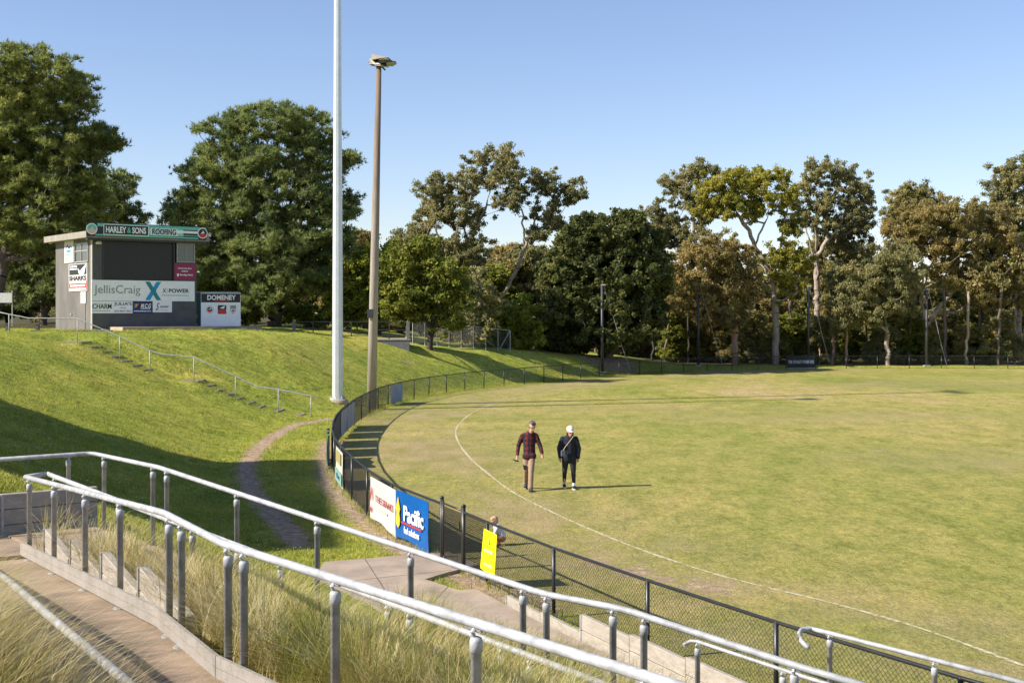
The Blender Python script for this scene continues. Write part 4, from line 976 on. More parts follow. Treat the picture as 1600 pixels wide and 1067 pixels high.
# ------------------------------------------------------------------ people
def capsule_into(mb, a, b_, ra, rb, n=10, flat=(1, 1)):
    """closed tapered capsule; flat squashes the section (x, y)"""
    a, b_ = Vector(a), Vector(b_); d = b_ - a
    if d.length < 1e-5: d = Vector((0, 0, 1e-4))
    t = d.normalized(); up = Vector((0, 1, 0)) if abs(t.y) < .8 else Vector((0, 0, 1))
    x = t.cross(up).normalized(); y = x.cross(t).normalized()
    prof = [(-math.pi/2 + math.pi/2*k/4, a, ra) for k in range(5)] + [(math.pi/2*k/4, b_, rb) for k in range(5)]
    base = len(mb.V)
    for ph, c, r in prof:
        rr = max(r*math.cos(ph), r*.02); cc = c + t*(r*math.sin(ph))
        for j in range(n):
            q_ = 2*math.pi*j/n; mb.V.append(tuple(cc + x*(rr*math.cos(q_)*flat[0]) + y*(rr*math.sin(q_)*flat[1])))
    for i in range(len(prof)-1):
        for j in range(n): mb.F.append((base+i*n+j, base+i*n+(j+1) % n, base+(i+1)*n+(j+1) % n, base+(i+1)*n+j))
    mb.F.append(tuple(base+j for j in range(n))[::-1]); mb.F.append(tuple(base+(len(prof)-1)*n+j for j in range(n)))
def fuse(name, caps, vox, mat_, parent, sm=4):
    """one continuous surface from overlapping capsules"""
    mb = MB()
    for c in caps: capsule_into(mb, *c[:4], flat=c[4] if len(c) > 4 else (1, 1))
    tmp = bpy.data.objects.new('tmp', mb.mesh('tmp')); COL.objects.link(tmp)
    m = tmp.modifiers.new('r', 'REMESH'); m.mode = 'VOXEL'; m.voxel_size = vox; m.use_smooth_shade = True
    s = tmp.modifiers.new('s', 'SMOOTH'); s.factor = .5; s.iterations = sm
    dg = bpy.context.evaluated_depsgraph_get(); dg.update()
    me = bpy.data.meshes.new_from_object(tmp.evaluated_get(dg)); me.name = name; bpy.data.objects.remove(tmp)
    me.materials.clear(); me.polygons.foreach_set('use_smooth', [True]*len(me.polygons))
    return link(name, me, mat_, parent)
M_SKIN = mat('skin', (.50, .29, .20), .55, var=.08, scale=12); M_HAIR = mat('greying_hair', (.085, .065, .052), .6, var=.4, scale=60); M_BLOND = mat('blond_hair', (.50, .33, .17), .6, var=.25, scale=50); M_BROWNH = mat('brown_hair', (.16, .075, .04), .6, var=.3, scale=50)
def plaid():
    m, nt, b = principled('plaid_flannel'); N, L = nt.nodes, nt.links
    tc = N.new('ShaderNodeTexCoord'); sp = N.new('ShaderNodeSeparateXYZ'); L.new(tc.outputs['Object'], sp.inputs[0])
    def stripes(sock, per, duty, ph=0):
        a = N.new('ShaderNodeMath'); a.operation = 'MULTIPLY_ADD'; a.inputs[1].default_value = 1/per; a.inputs[2].default_value = 50.3 + ph; L.new(sock, a.inputs[0])
        f = N.new('ShaderNodeMath'); f.operation = 'FRACT'; L.new(a.outputs[0], f.inputs[0])
        c = N.new('ShaderNodeMath'); c.operation = 'LESS_THAN'; c.inputs[1].default_value = duty; L.new(f.outputs[0], c.inputs[0]); return c.outputs[0]
    s1 = stripes(sp.outputs[0], .13, .5); s2 = stripes(sp.outputs[2], .13, .5)
    ad = N.new('ShaderNodeMath'); ad.operation = 'ADD'; L.new(s1, ad.inputs[0]); L.new(s2, ad.inputs[1])
    hf = N.new('ShaderNodeMath'); hf.operation = 'MULTIPLY'; hf.inputs[1].default_value = .5; L.new(ad.outputs[0], hf.inputs[0])
    rp = N.new('ShaderNodeValToRGB'); rp.color_ramp.interpolation = 'CONSTANT'; L.new(hf.outputs[0], rp.inputs[0]); e = rp.color_ramp.elements
    e[0].position = 0; e[0].color = (.15, .010, .016, 1); e[1].position = .75; e[1].color = (.012, .014, .026, 1); k = e.new(.3); k.color = (.045, .010, .016, 1)
    L.new(rp.outputs[0], b.inputs['Base Color']); b.inputs['Roughness'].default_value = .9
    n2 = N.new('ShaderNodeTexNoise'); n2.inputs['Scale'].default_value = 14; bp = N.new('ShaderNodeBump'); bp.inputs['Strength'].default_value = .5; bp.inputs['Distance'].default_value = .03
    L.new(n2.outputs[0], bp.inputs['Height']); L.new(bp.outputs[0], b.inputs['Normal'])
    return m
M_PLAID = plaid(); M_CARGO = mat('tan_cargo', (.30, .205, .135), .85, var=.2, scale=16, bump=.6, bscale=18); M_NAVYK = mat('navy_sweater', (.010, .014, .026), .9, var=.3, scale=10, bump=.6, bscale=14)
M_LEGG = mat('black_leggings', (.008, .008, .010), .7, var=.2); M_SHOE = mat('dark_shoe', (.03, .03, .035), .6); M_SOLE = mat('white_sole', (.7, .7, .7), .6); M_CAP = mat('white_cap', (.72, .68, .66), .8, var=.06)
def hand_caps(w, d, side, fold=.5):
    """palm, four fingers of unequal length and a thumb from the side of the palm"""
    w, d = Vector(w), Vector(d).normalized(); sd = Vector((0, -1, 0)); sd = (sd - d*sd.dot(d)).normalized(); pn = d.cross(sd).normalized()*side
    out = [(w, w + d*.085, .030, .036, (1, .62)), ]
    k0 = w + d*.085
    for i, (o_, l) in enumerate(((-.030, .060), (-.010, .072), (.010, .068), (.028, .052))):
        r0 = k0 + sd*o_; r1 = r0 + d*l*.55 + pn*(-.008*fold); r2 = r1 + (d*.7 - pn*.6*fold).normalized()*l*.5
        out += [(r0, r1, .0095, .009), (r1, r2, .009, .0075)]
    t0 = w + d*.03 - sd*.028; t1 = t0 + (d*.6 - sd*.75).normalized()*.04; t2 = t1 + (d*.9 - sd*.2 - pn*.3).normalized()*.035
    return out + [(t0, t1, .012, .011), (t1, t2, .011, .009)]
def head_caps(c, look, s=1.0):
    """cranium, jaw, nose, ears, brow; c = centre, look = facing direction"""
    c = Vector(c); f = Vector(look).normalized(); sd = f.cross(Vector((0, 0, 1))).normalized(); up = sd.cross(f).normalized()
    P_ = lambda a, b_, d: c + (f*a + sd*b_ + up*d)*s
    return [(P_(-.025, 0, .035), P_(.02, 0, .03), .092*s, .084*s), (P_(.03, 0, -.02), P_(.045, 0, -.075), .066*s, .046*s), (P_(.03, 0, -.07), P_(.062, 0, -.098), .04*s, .026*s),
            (P_(.095, 0, .0), P_(.112, 0, -.035), .011*s, .016*s), (P_(.088, -.035, .022), P_(.088, .035, .022), .016*s, .016*s), (P_(.088, -.018, -.066), P_(.088, .018, -.066), .011*s, .011*s),
            (P_(-.005, .088, .01), P_(-.012, .093, -.025), .018*s, .013*s, (1, .6)), (P_(-.005, -.088, .01), P_(-.012, -.093, -.025), .018*s, .013*s, (1, .6))], P_
M_EYE = flat('eye_dark', (.02, .015, .012), .2); M_LIP = flat('lip', (.32, .10, .08))
def face_bits(P_, parent):
    for s in (-1, 1): MB().lathe([(.002, -.011), (.009, -.006), (.011, 0), (.009, .006), (.002, .011)], P_(.092, .033*s, .002), 8).build('eye', M_EYE, parent)
    mb = MB(); capsule_into(mb, P_(.097, -.022, -.064), P_(.097, .022, -.064), .006, .006, 8); mb.build('mouth', M_LIP, parent)
def shoe(parent, ankle, toe, mat_, s=1.0):
    a, t = Vector(ankle), Vector(toe); d = (t-a); d.z = 0; d.normalize()
    zf = t.z
    up = fuse('shoe', [(Vector((a.x, a.y, a.z)), Vector((a.x, a.y, zf+.045)) - d*.03, .048*s, .047*s), (Vector((a.x, a.y, zf+.045)) - d*.05, Vector((t.x, t.y, zf+.042)), .046*s, .040*s), (Vector((a.x, a.y, zf+.05)), Vector((t.x, t.y, zf+.04)) - d*.05, .05*s, .05*s)], .010, mat_, parent, 2)
    n_ = Vector((-d.y, d.x, 0)); V = []
    for zz in (zf, zf+.028):
        for k, w_ in ((-.10, .034), (-.03, .046), (.10, .05), (.19, .04), (.225, .015)):
            q_ = Vector((a.x, a.y, zz)) + d*k*s; V += [q_ + n_*w_*s, q_ - n_*w_*s]
    Fs = []
    for L0 in (0, 10):
        for k in range(4): Fs.append((L0+2*k, L0+2*k+1, L0+2*k+3, L0+2*k+2))
    for k in range(4): Fs += [(2*k, 2*k+2, 12+2*k, 10+2*k), (2*k+1, 11+2*k, 13+2*k, 2*k+3)]
    Fs += [(0, 10, 11, 1), (8, 9, 19, 18)]
    link('sole', mesh_np('sole', V, faces=Fs), M_SOLE if mat_ is not M_SHOE else M_BLACK, up)
# man in plaid, walking towards us, looking down to his left
fp = onz(827, 765, 0)
man = empty('person', (fp.x, fp.y, 0), 0, 'man in red and black plaid shirt and tan cargo trousers walking on the oval', 'person')
hd, Pm = head_caps((.075, -.06, 1.665), (.34, -.80, -.42), 1.02)
shL, shR, elL, elR, wrL, wrR = (-.175, 0, 1.415), (.175, -.0, 1.42), (-.285, .05, 1.15), (.275, -.02, 1.175), (-.315, -.03, .90), (.335, -.12, .955)
body = fuse('body', hd + [((.05, -.02, 1.50), (.07, -.05, 1.60), .060, .056), ((.0, 0, 1.36), (.03, -.005, 1.47), .13, .085, (1, .7)), ((0, 0, 1.0), (0, 0, 1.36), .13, .15, (1, .68)),
    (shL, elL, .055, .045), (elL, wrL, .042, .030), (shR, elR, .055, .045), (elR, wrR, .042, .030), ((-.08, 0, .93), (-.095, -.02, .52), .09, .06), ((.07, 0, .93), (.05, -.14, .50), .09, .06),
    ((-.095, -.02, .52), (-.09, .25, .16), .055, .04), ((.05, -.14, .50), (.03, -.27, .10), .055, .04)] + hand_caps(wrL, (-.05, -.15, -1), 1, 1.4) + hand_caps(wrR, (.12, -.12, -1), -1, .5), .0085, M_SKIN, man, 3)
face_bits(Pm, body)
fuse('hair', [(Pm(-.035, 0, .065), Pm(.03, 0, .09), .088, .066), (Pm(-.06, 0, .02), Pm(-.055, 0, -.03), .082, .066), (Pm(.055, -.035, .105), Pm(.05, .04, .108), .034, .034), (Pm(-.02, .075, .03), Pm(-.03, -.075, .03), .03, .03)], .010, M_HAIR, man, 1)
fuse('shirt', [((0, 0, .90), (0, 0, 1.12), .165, .158, (1, .70)), ((0, 0, 1.12), (0, 0, 1.36), .158, .178, (1, .68)), ((-.11, 0, 1.42), (.12, 0, 1.43), .082, .082), ((.02, 0, 1.40), (.045, -.015, 1.49), .12, .072, (1, .8)), ((-.085, -.035, .88), (.085, -.035, .885), .105, .105), ((-.08, .03, .88), (.08, .03, .88), .10, .10),
    (shL, elL, .070, .060), (elL, Vector(wrL) + Vector((.004, .012, .03)), .058, .046), (shR, elR, .070, .060), (elR, Vector(wrR) + Vector((-.006, .01, .03)), .062, .050)], .013, M_PLAID, man, 4)
fuse('collar', [((-.035, -.075, 1.485), (.045, -.10, 1.47), .022, .02), ((.045, -.10, 1.47), (.115, -.045, 1.505), .02, .022), ((-.035, -.075, 1.485), (-.02, .04, 1.53), .022, .024), ((-.02, .04, 1.53), (.10, .03, 1.53), .024, .022)], .009, M_PLAID, man, 2)
trs = fuse('trousers', [((-.055, 0, .90), (.06, 0, .90), .125, .125, (1, .9)), ((-.08, 0, .90), (-.085, -.03, .53), .100, .078), ((-.085, -.03, .53), (-.09, .24, .18), .074, .066), ((.07, 0, .90), (.045, -.16, .51), .100, .078), ((.045, -.16, .51), (.03, -.26, .12), .074, .066), ((-.09, .23, .20), (-.09, .25, .15), .070, .073), ((.03, -.255, .14), (.03, -.265, .085), .070, .072)], .013, M_CARGO, man, 3)
MB().box((-.115, -.115, .60), (.075, .04, .11), R(-6)).build('knee_patch', M_BLACK, trs)
shoe(man, (-.09, .26, .13), (-.09, .10, .04), M_SHOE); shoe(man, (.03, -.27, .09), (.05, -.44, .0), M_SHOE)
hi = empty('held_item', man.location + Vector((-.345, -.08, .78)), 0, 'small dark folded thing held in the lowered hand of the man', 'item')
MB().tube([(-.09, -.02, .03), (-.03, -.03, .0), (.03, -.03, -.01), (.07, .0, -.03)], [.008, .02, .022, .012], 8).build('frame', M_BLACK, hi); MB().tube([(-.06, .0, -.03), (.0, -.02, .02), (.05, -.02, .01)], .012, 6).build('strap', M_GALV, hi)
# woman in black with a white cap
fp = onz(889, 763, 0)
wom = empty('person', (fp.x, fp.y, 0), 0, 'woman in dark sweater, leggings and white cap walking on the oval', 'person')
hd, Pw = head_caps((.03, -.05, 1.495), (.25, -.85, -.22), .98)
shL, shR, elL, elR, wrL, wrR = (-.17, 0, 1.315), (.18, 0, 1.315), (-.245, .03, 1.06), (.245, .03, 1.06), (-.235, -.04, .83), (.235, -.03, .82)
body = fuse('body', hd + [((.015, -.01, 1.35), (.03, -.03, 1.44), .052, .050), ((0, 0, 1.0), (.01, 0, 1.30), .12, .12, (1, .7)), (shL, elL, .05, .042), (elL, wrL, .04, .028), (shR, elR, .05, .042), (elR, wrR, .04, .028),
    ((-.08, 0, .88), (-.115, -.03, .47), .09, .055), ((-.115, -.03, .47), (-.12, .10, .12), .052, .036), ((.09, 0, .88), (.115, -.05, .47), .09, .055), ((.115, -.05, .47), (.125, -.09, .10), .052, .036)] + hand_caps(wrL, (.05, -.2, -1), 1, 1.2) + hand_caps(wrR, (-.05, -.2, -1), -1, 1.2), .0085, M_SKIN, wom, 3)
face_bits(Pw, body)
fuse('hair', [(Pw(-.04, 0, .02), Pw(-.065, 0, -.10), .085, .05), (Pw(-.02, .07, -.01), Pw(-.03, .075, -.12), .035, .026), (Pw(-.02, -.07, -.01), Pw(-.03, -.08, -.12), .035, .028)], .010, M_BROWNH, wom, 1)
cp = fuse('cap', [(Pw(-.03, 0, .075), Pw(.02, 0, .08), .096, .088), (Pw(-.0, 0, .09), Pw(.0, 0, .10), .085, .08)], .011, M_CAP, wom, 3)
fuse('peak', [(Pw(.08, -.045, .065), Pw(.15, -.03, .05), .022, .014), (Pw(.08, .045, .065), Pw(.15, .03, .05), .022, .014), (Pw(.085, 0, .07), Pw(.16, 0, .053), .024, .014)], .008, M_CAP, cp, 2)
MB().lathe([(.016, -.004), (.016, .004)], Pw(.122, 0, .085), 8).build('badge', M_DARK, cp)
fuse('sweater', [((0, 0, .83), (0, 0, 1.1), .175, .175, (1, .74)), ((0, 0, 1.1), (.005, 0, 1.27), .172, .165, (1, .70)), ((-.10, 0, 1.29), (.11, 0, 1.29), .085, .085), ((.01, 0, 1.28), (.02, -.01, 1.37), .11, .062, (1, .85)),
    (shL, elL, .072, .078), (elL, Vector(wrL) + Vector((0, .01, .0)), .078, .052), (shR, elR, .072, .078), (elR, Vector(wrR) + Vector((0, .01, .0)), .082, .055)], .013, M_NAVYK, wom, 4)
fuse('leggings', [((-.06, 0, .84), (.07, 0, .84), .125, .125, (1, .95)), ((-.085, 0, .84), (-.115, -.03, .47), .108, .068), ((-.115, -.03, .47), (-.12, .09, .19), .066, .048), ((.095, 0, .84), (.115, -.05, .47), .108, .068), ((.115, -.05, .47), (.125, -.08, .17), .066, .048)], .012, M_LEGG, wom, 3)
for a_, b2_ in (((-.12, .09, .19), (-.12, .10, .10)), ((.125, -.08, .18), (.125, -.09, .08))): fuse('sock', [(a_, b2_, .043, .045)], .010, M_SOLE, wom, 1)
shoe(wom, (-.12, .10, .09), (-.115, -.05, .02), M_LEGG, .95); shoe(wom, (.125, -.09, .07), (.14, -.26, .0), M_LEGG, .95)
bag = empty('shoulder_bag', wom.location + Vector((-.16, -.19, .95)), 0, 'small grey bag on a pale cross-body strap worn by the woman', 'bag')
bevel(MB().box((0, 0, 0), (.12, .05, .16), R(12)).build('pouch', mat('bag_grey', (.10, .12, .15), .6), bag), .015, 2)
MB().tube([(.0, -.0, .08), (.07, -.0, .19), (.18, -.005, .33), (.26, .03, .43), (.285, .12, .475), (.25, .24, .44), (.05, .33, .2), (-.05, .25, .05), (-.03, .03, .06)], .010, 6).build('strap', mat('strap_tan', (.46, .36, .27), .7), bag)
# child crouching behind the fence
fp = onz(780, 852, 0)
kid = empty('person', (fp.x, fp.y, 0), 0, 'small fair-haired child in a white top crouching just inside the fence', 'person'); kid.scale = (.82, .82, .82)
hd, Pk = head_caps((-.115, 0, .60), (-.75, -.45, -.45), .82)
bk = fuse('body', hd + [((-.06, 0, .46), (-.10, 0, .54), .038, .038), ((.05, 0, .22), (-.05, 0, .44), .085, .085), ((-.05, -.09, .43), (-.12, -.12, .28), .032, .026), ((-.12, -.12, .28), (-.19, -.08, .18), .025, .02), ((-.05, .09, .43), (-.12, .12, .28), .032, .026), ((-.12, .12, .28), (-.20, .08, .18), .025, .02),
    ((.05, -.06, .2), (-.10, -.09, .24), .06, .045), ((-.10, -.09, .24), (-.02, -.09, .05), .04, .03), ((.05, .06, .2), (-.10, .09, .24), .06, .045), ((-.10, .09, .24), (-.02, .09, .05), .04, .03)] + [(q0, q1, a_*.7, b2_*.7, *r_) for (q0, q1, a_, b2_, *r_) in hand_caps((-.19, -.08, .18), (-.3, .1, -1), 1, 1)], .008, M_SKIN, kid, 2)
face_bits(Pk, bk)
fuse('hair', [(Pk(-.03, 0, .06), Pk(.03, 0, .085), .088*.85, .066*.85), (Pk(-.06, 0, .02), Pk(-.05, 0, -.05), .082*.85, .06*.85)], .009, M_BLOND, kid, 1)
fuse('top', [((.06, 0, .24), (-.05, 0, .44), .11, .105), ((-.05, -.08, .44), (-.11, -.12, .31), .05, .042), ((-.05, .08, .44), (-.11, .12, .31), .05, .042)], .011, M_WHITE, kid, 3)
fuse('trousers', [((.06, 0, .19), (.03, 0, .2), .11, .10), ((.05, -.06, .2), (-.10, -.09, .24), .075, .055), ((-.10, -.09, .24), (-.02, -.09, .07), .052, .042), ((.05, .06, .2), (-.10, .09, .24), .075, .055), ((-.10, .09, .24), (-.02, .09, .07), .052, .042)], .011, mat('child_pink', (.42, .17, .14), .8), kid, 3)
for s in (-1, 1): fuse('shoe', [((.0, .09*s, .035), (-.12, .09*s, .03), .036, .03)], .010, M_SHOE, kid, 1)

# ------------------------------------------------------------------ trees
def resample(poly, step=.5):
    out = [np.array(poly[0], float)]
    for a, b_ in zip(poly[:-1], poly[1:]):
        a, b_ = np.array(a, float), np.array(b_, float); n_ = max(1, int(np.linalg.norm(b_-a)/step))
        out += [a + (b_-a)*(k+1)/n_ for k in range(n_)]
    return out
def skeleton(trunks, clusters, rg, r_base, wig=.12):
    pos, par = [], []
    def nearest(p, zpen=2.0):
        A = np.array(pos); d = np.linalg.norm(A - p, axis=1) + zpen*np.maximum(0, A[:, 2] - p[2] + .25)
        return int(np.argmin(d))
    for ti, poly in enumerate(trunks):
        pts = resample(poly); last = -1
        if ti: last = nearest(pts[0]) if pts[0][2] > trunks[0][0][2] + .4 else -1
        for k, p in enumerate(pts):
            q_ = p + (rg.normal(0, wig*.5, 3) * (1, 1, .2) if 0 < k else 0)
            pos.append(q_); par.append(last); last = len(pos)-1
    ntr = len(pos); base = trunks[0][0]
    order = np.argsort([np.linalg.norm((c - base) * (1.4, 1.4, 1)) for c in clusters])
    tips = []
    for i in order:
        c = clusters[i]; k = nearest(c); a = pos[k]; L_ = np.linalg.norm(c - a); n_ = max(2, int(L_/.7)); last = k
        for j in range(1, n_+1):
            t = j/n_; p = a + (c-a)*t + np.array([0, 0, .12*L_*math.sin(math.pi*t)]) * (-.4) + rg.normal(0, wig, 3)*math.sin(math.pi*t)
            pos.append(p); par.append(last); last = len(pos)-1
        tips.append(last)
    cnt = np.zeros(len(pos)); cnt[tips] = 1
    for i in range(len(pos)-1, -1, -1):
        if par[i] >= 0: cnt[par[i]] += cnt[i]
    cnt = np.maximum(cnt, .6); r = .016 * cnt**.62
    hgt = max(.5, np.max([p[2] for p in pos]) - base[2])
    r = r * (r_base / r[0]) if r[0] > 0 else r; r = np.clip(r, .022, None)
    for i in range(len(pos)):
        if par[i] >= 0 and r[i] > r[par[i]]: r[i] = r[par[i]]
    V, Fs = [], []; n_ = 5
    kids = [[] for _ in pos]
    for i, p in enumerate(par):
        if p >= 0: kids[p].append(i)
    ring = {}
    for i in range(len(pos)):
        p = par[i]
        if p < 0: continue
        a, b_ = Vector(pos[p]), Vector(pos[i]); t = (b_-a)
        if t.length < 1e-4: continue
        t.normalize(); up = Vector((0, 0, 1)) if abs(t.z) < .9 else Vector((1, 0, 0)); x = t.cross(up).normalized(); y = x.cross(t)
        s0 = len(V); nn_ = 7 if r[i] > .1 else (5 if r[i] > .03 else 3)
        ra = r[p] if (p < ntr and i < ntr) or r[p] < r[i]*1.35 else r[i]*1.2
        for c, rr in ((a - t*rr_ if (rr_ := 0.0) else a, ra), (b_, r[i])):
            for j in range(nn_):
                q_ = 2*math.pi*j/nn_; V.append(tuple(c + (x*math.cos(q_) + y*math.sin(q_))*rr))
        for j in range(nn_): Fs.append((s0+j, s0+(j+1) % nn_, s0+nn_+(j+1) % nn_, s0+nn_+j))
    mids = [pos[par[t]] for t in tips if par[t] >= ntr]
    return V, Fs, mids
def leaf_cloud(centres, radii, per, rg, kind, size):
    C_ = np.repeat(np.array(centres), per, axis=0); Rr = np.repeat(np.array(radii), per, axis=0); n_ = len(C_)
    d = rg.normal(size=(n_, 3)); d /= np.linalg.norm(d, axis=1)[:, None]; rad = np.minimum(np.abs(rg.normal(0, .6, n_)), rg.uniform(.8, 1.2, n_))
    p = C_ + d * rad[:, None] * Rr
    tint = np.clip(rg.normal(.5, .2, n_) + np.repeat(rg.normal(0, .12, len(centres)), per), 0, 1)
    if kind == 'pine':
        # needles in tufts: groups of needles share a root and fan out and up
        g = 8; tint = tint[::g]; m = len(tint); p = np.repeat(p[::g], g, axis=0); dd = np.repeat(d[::g], g, axis=0); dirs = dd*.6 + rg.normal(0, .55, (m*g, 3)) + np.array([0, 0, .55])
        dirs /= np.linalg.norm(dirs, axis=1)[:, None]; l = size * rg.uniform(.7, 1.25, (m*g, 1)); w_ = np.cross(dirs, rg.normal(size=(m*g, 3))); w_ /= np.linalg.norm(w_, axis=1)[:, None]
        hw_ = size*.095; V = np.stack([p - w_*hw_, p + w_*hw_, p + dirs*l], 1).reshape(-1, 3); T_ = np.arange(len(V)).reshape(-1, 3)
        return V, T_, np.repeat(np.repeat(tint, g), 3), 3
    if kind == 'gum': dirs = rg.normal(0, .55, (n_, 3)) + np.array([0, 0, -.75])
    elif kind == 'up': dirs = rg.normal(0, .7, (n_, 3)) + d*.5 + np.array([0, 0, .4])
    else: dirs = rg.normal(0, .8, (n_, 3)) + d*.35
    dirs /= np.linalg.norm(dirs, axis=1)[:, None]; nr = d*.7 + rg.normal(0, .7, (n_, 3)) + np.array([0, 0, .25]); w_ = np.cross(dirs, nr); w_ /= np.linalg.norm(w_, axis=1)[:, None] + 1e-9
    l = size*rg.uniform(.65, 1.3, (n_, 1)); hw_ = l * (.24 if kind == 'gum' else .34)
    V = np.stack([p - dirs*l*.5, p + w_*hw_ - dirs*l*.05, p + dirs*l*.5, p - w_*hw_ - dirs*l*.05], 1).reshape(-1, 3); Q_ = np.arange(len(V)).reshape(-1, 4)
    return V, Q_, np.repeat(tint, 4), 4
def tree(name, label, Y, base_px, trunks_px, blobs_px, kind, leaf_m, bark_m, r_base=.25, per=170, dens=1.0, size=.3, crad=.95, seed=1, cat='tree', group=None, depth=.8, zb=None, flatz=.75):
    rg = np.random.default_rng(seed); bx = (base_px - 800)*Y/F; bz = gz(bx, Y) if zb is None else zb
    o0 = np.array([bx, Y, bz - .15]); k = Y/F
    def P3(u, v_, dy=0): return np.array([(u-800)*k, Y + dy, EYE - (v_-HV)*k]) - o0
    trunks = [[np.array([0, 0, 0.0])] + [P3(u, v_, rg.normal(0, .25)) for u, v_ in trunks_px[0]]]
    for t in trunks_px[1:]:
        trunks.append([P3(u, v_, rg.normal(0, .3)) for u, v_ in t])
    cl, rad = [], []
    xs = [b_[0] for b_ in blobs_px]; xm = np.mean(xs)
    for (u, v_, ru, rv) in blobs_px:
        c = P3(u, v_); gr = 1.12 if kind == 'pine' else 1.16; R3_ = np.array([ru*k, max(ru, rv)*k*depth, rv*k])*gr; vol = R3_[0]*R3_[1]*R3_[2]
        half = max(.5, (1 - abs(u - xm)/(np.ptp(xs)/2 + 30))) * depth * np.ptp(xs)*k*(.20 if kind == 'pine' else .28)
        n_ = max(8, int(dens * (5.2 if kind == 'pine' else 4.4) * vol**.72 / crad**1.6)) + 3
        for j in range(n_):
            d = rg.normal(size=3); d /= np.linalg.norm(d); q_ = c + d*rg.random()**.42*np.maximum(R3_*1.12 - crad*.35, .2) + np.array([0, rg.uniform(-half, half), 0])
            cl.append(q_); s = crad*rg.uniform(.55, 1.1)*(1.3 if kind == 'pine' else 1); rad.append((s, s, s*(.42 if kind == 'pine' else flatz)))
    V, Fs, mids = skeleton(trunks, cl, rg, r_base)
    root = empty(name, o0, 0, label, cat, group)
    link('trunk', mesh_np('trunk', V, faces=Fs, smooth=True), bark_m, root)
    if kind != 'pine':          # twigs along the limbs carry leaves too
        for q_ in mids: cl.append(q_ + rg.normal(0, .25, 3)); s = crad*rg.uniform(.4, .75); rad.append((s, s, s*flatz))
    LV, LF, tint, kk = leaf_cloud(cl, rad, per, rg, kind, size)
    me = mesh_np('crown', LV, **({'tris': LF} if kk == 3 else {'quads': LF}))
    a_ = me.attributes.new('tint', 'FLOAT', 'POINT'); a_.data.foreach_set('value', tint.astype(np.float32))
    link('crown', me, leaf_m, root)
    return root
B_GREY = mat('grey_bark', (.13, .10, .08), .95, var=.35, scale=3, bump=.6, bscale=12, stretch=(3, 3, .6))
B_DARK = mat('dark_bark', (.05, .04, .033), .95, var=.35, scale=4, bump=.6, bscale=12)
B_PALE = mat('pale_gum_bark', (.42, .35, .28), .8, scale=1.6, bump=.3, bscale=8, stretch=(2, 2, .5), col2=(.20, .145, .11))
B_PINK = mat('pink_gum_bark', (.40, .25, .17), .8, scale=1.3, bump=.3, bscale=8, stretch=(2, 2, .4), col2=(.19, .105, .07))
L_PINE = leafmat('pine_needles', (.034, .048, .018), (.072, .088, .030), (.135, .145, .048), .52, gain=3.1)
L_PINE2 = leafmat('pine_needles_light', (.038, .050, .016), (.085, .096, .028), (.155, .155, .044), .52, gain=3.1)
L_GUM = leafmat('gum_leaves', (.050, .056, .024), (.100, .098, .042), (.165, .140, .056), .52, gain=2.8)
L_GUMY = leafmat('yellow_gum_leaves', (.060, .072, .016), (.150, .145, .024), (.235, .200, .032), .5, gain=2.1)
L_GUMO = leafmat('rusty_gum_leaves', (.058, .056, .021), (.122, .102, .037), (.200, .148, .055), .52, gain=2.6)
L_GUMB = leafmat('brown_gum_leaves', (.050, .054, .021), (.108, .100, .037), (.175, .145, .055), .52, gain=2.8)
L_DARK = leafmat('dark_evergreen', (.016, .022, .008), (.040, .048, .014), (.085, .084, .024), .4, gain=2.5)
L_WATT = leafmat('wattle_leaves', (.040, .052, .010), (.090, .100, .016), (.150, .150, .024), .5, gain=2.3)
L_BUSH = leafmat('bright_bush_leaves', (.060, .080, .012), (.125, .145, .020), (.215, .210, .032), .5, gain=2.0)
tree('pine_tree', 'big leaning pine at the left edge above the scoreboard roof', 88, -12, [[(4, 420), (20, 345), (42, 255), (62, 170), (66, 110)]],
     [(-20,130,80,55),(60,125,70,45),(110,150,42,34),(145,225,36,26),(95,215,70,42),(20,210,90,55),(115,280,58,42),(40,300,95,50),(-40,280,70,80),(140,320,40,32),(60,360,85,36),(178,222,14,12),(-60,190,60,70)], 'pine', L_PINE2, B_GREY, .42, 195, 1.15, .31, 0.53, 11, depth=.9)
tree('pine_tree', 'lower bushy pine behind the scoreboard hut at left', 97, 68, [[(66, 440), (64, 400), (80, 350), (120, 320)]],
     [(185,300,36,32),(205,335,26,18),(150,330,50,40),(100,385,70,40),(165,372,50,26),(40,420,60,36),(60,460,55,22),(110,440,50,34),(20,385,50,40)], 'pine', L_PINE, B_GREY, .3, 187, 1.1, .31, 0.53, 12)
tree('pine_tree', 'large domed pine standing between the scoreboard and the steel pole', 90, 430, [[(430, 450), (428, 380), (416, 300), (418, 200)], [(430, 430), (450, 340), (468, 230)], [(429, 400), (380, 340), (345, 280)]],
     [(420,192,62,28),(350,215,42,34),(478,205,48,30),(335,268,56,36),(415,262,72,44),(496,255,44,36),(544,250,18,13),(300,318,42,24),(360,325,60,34),(440,325,66,40),(512,320,44,36),(545,322,16,22),(285,345,30,20),(345,372,58,26),(430,390,86,36),(505,378,50,36),(535,372,16,16),(440,440,80,30),(345,420,44,28),(400,470,60,16),(500,440,44,22)], 'pine', L_PINE, B_DARK, .5, 212, 1.15, .31, 0.53, 13, depth=.85)
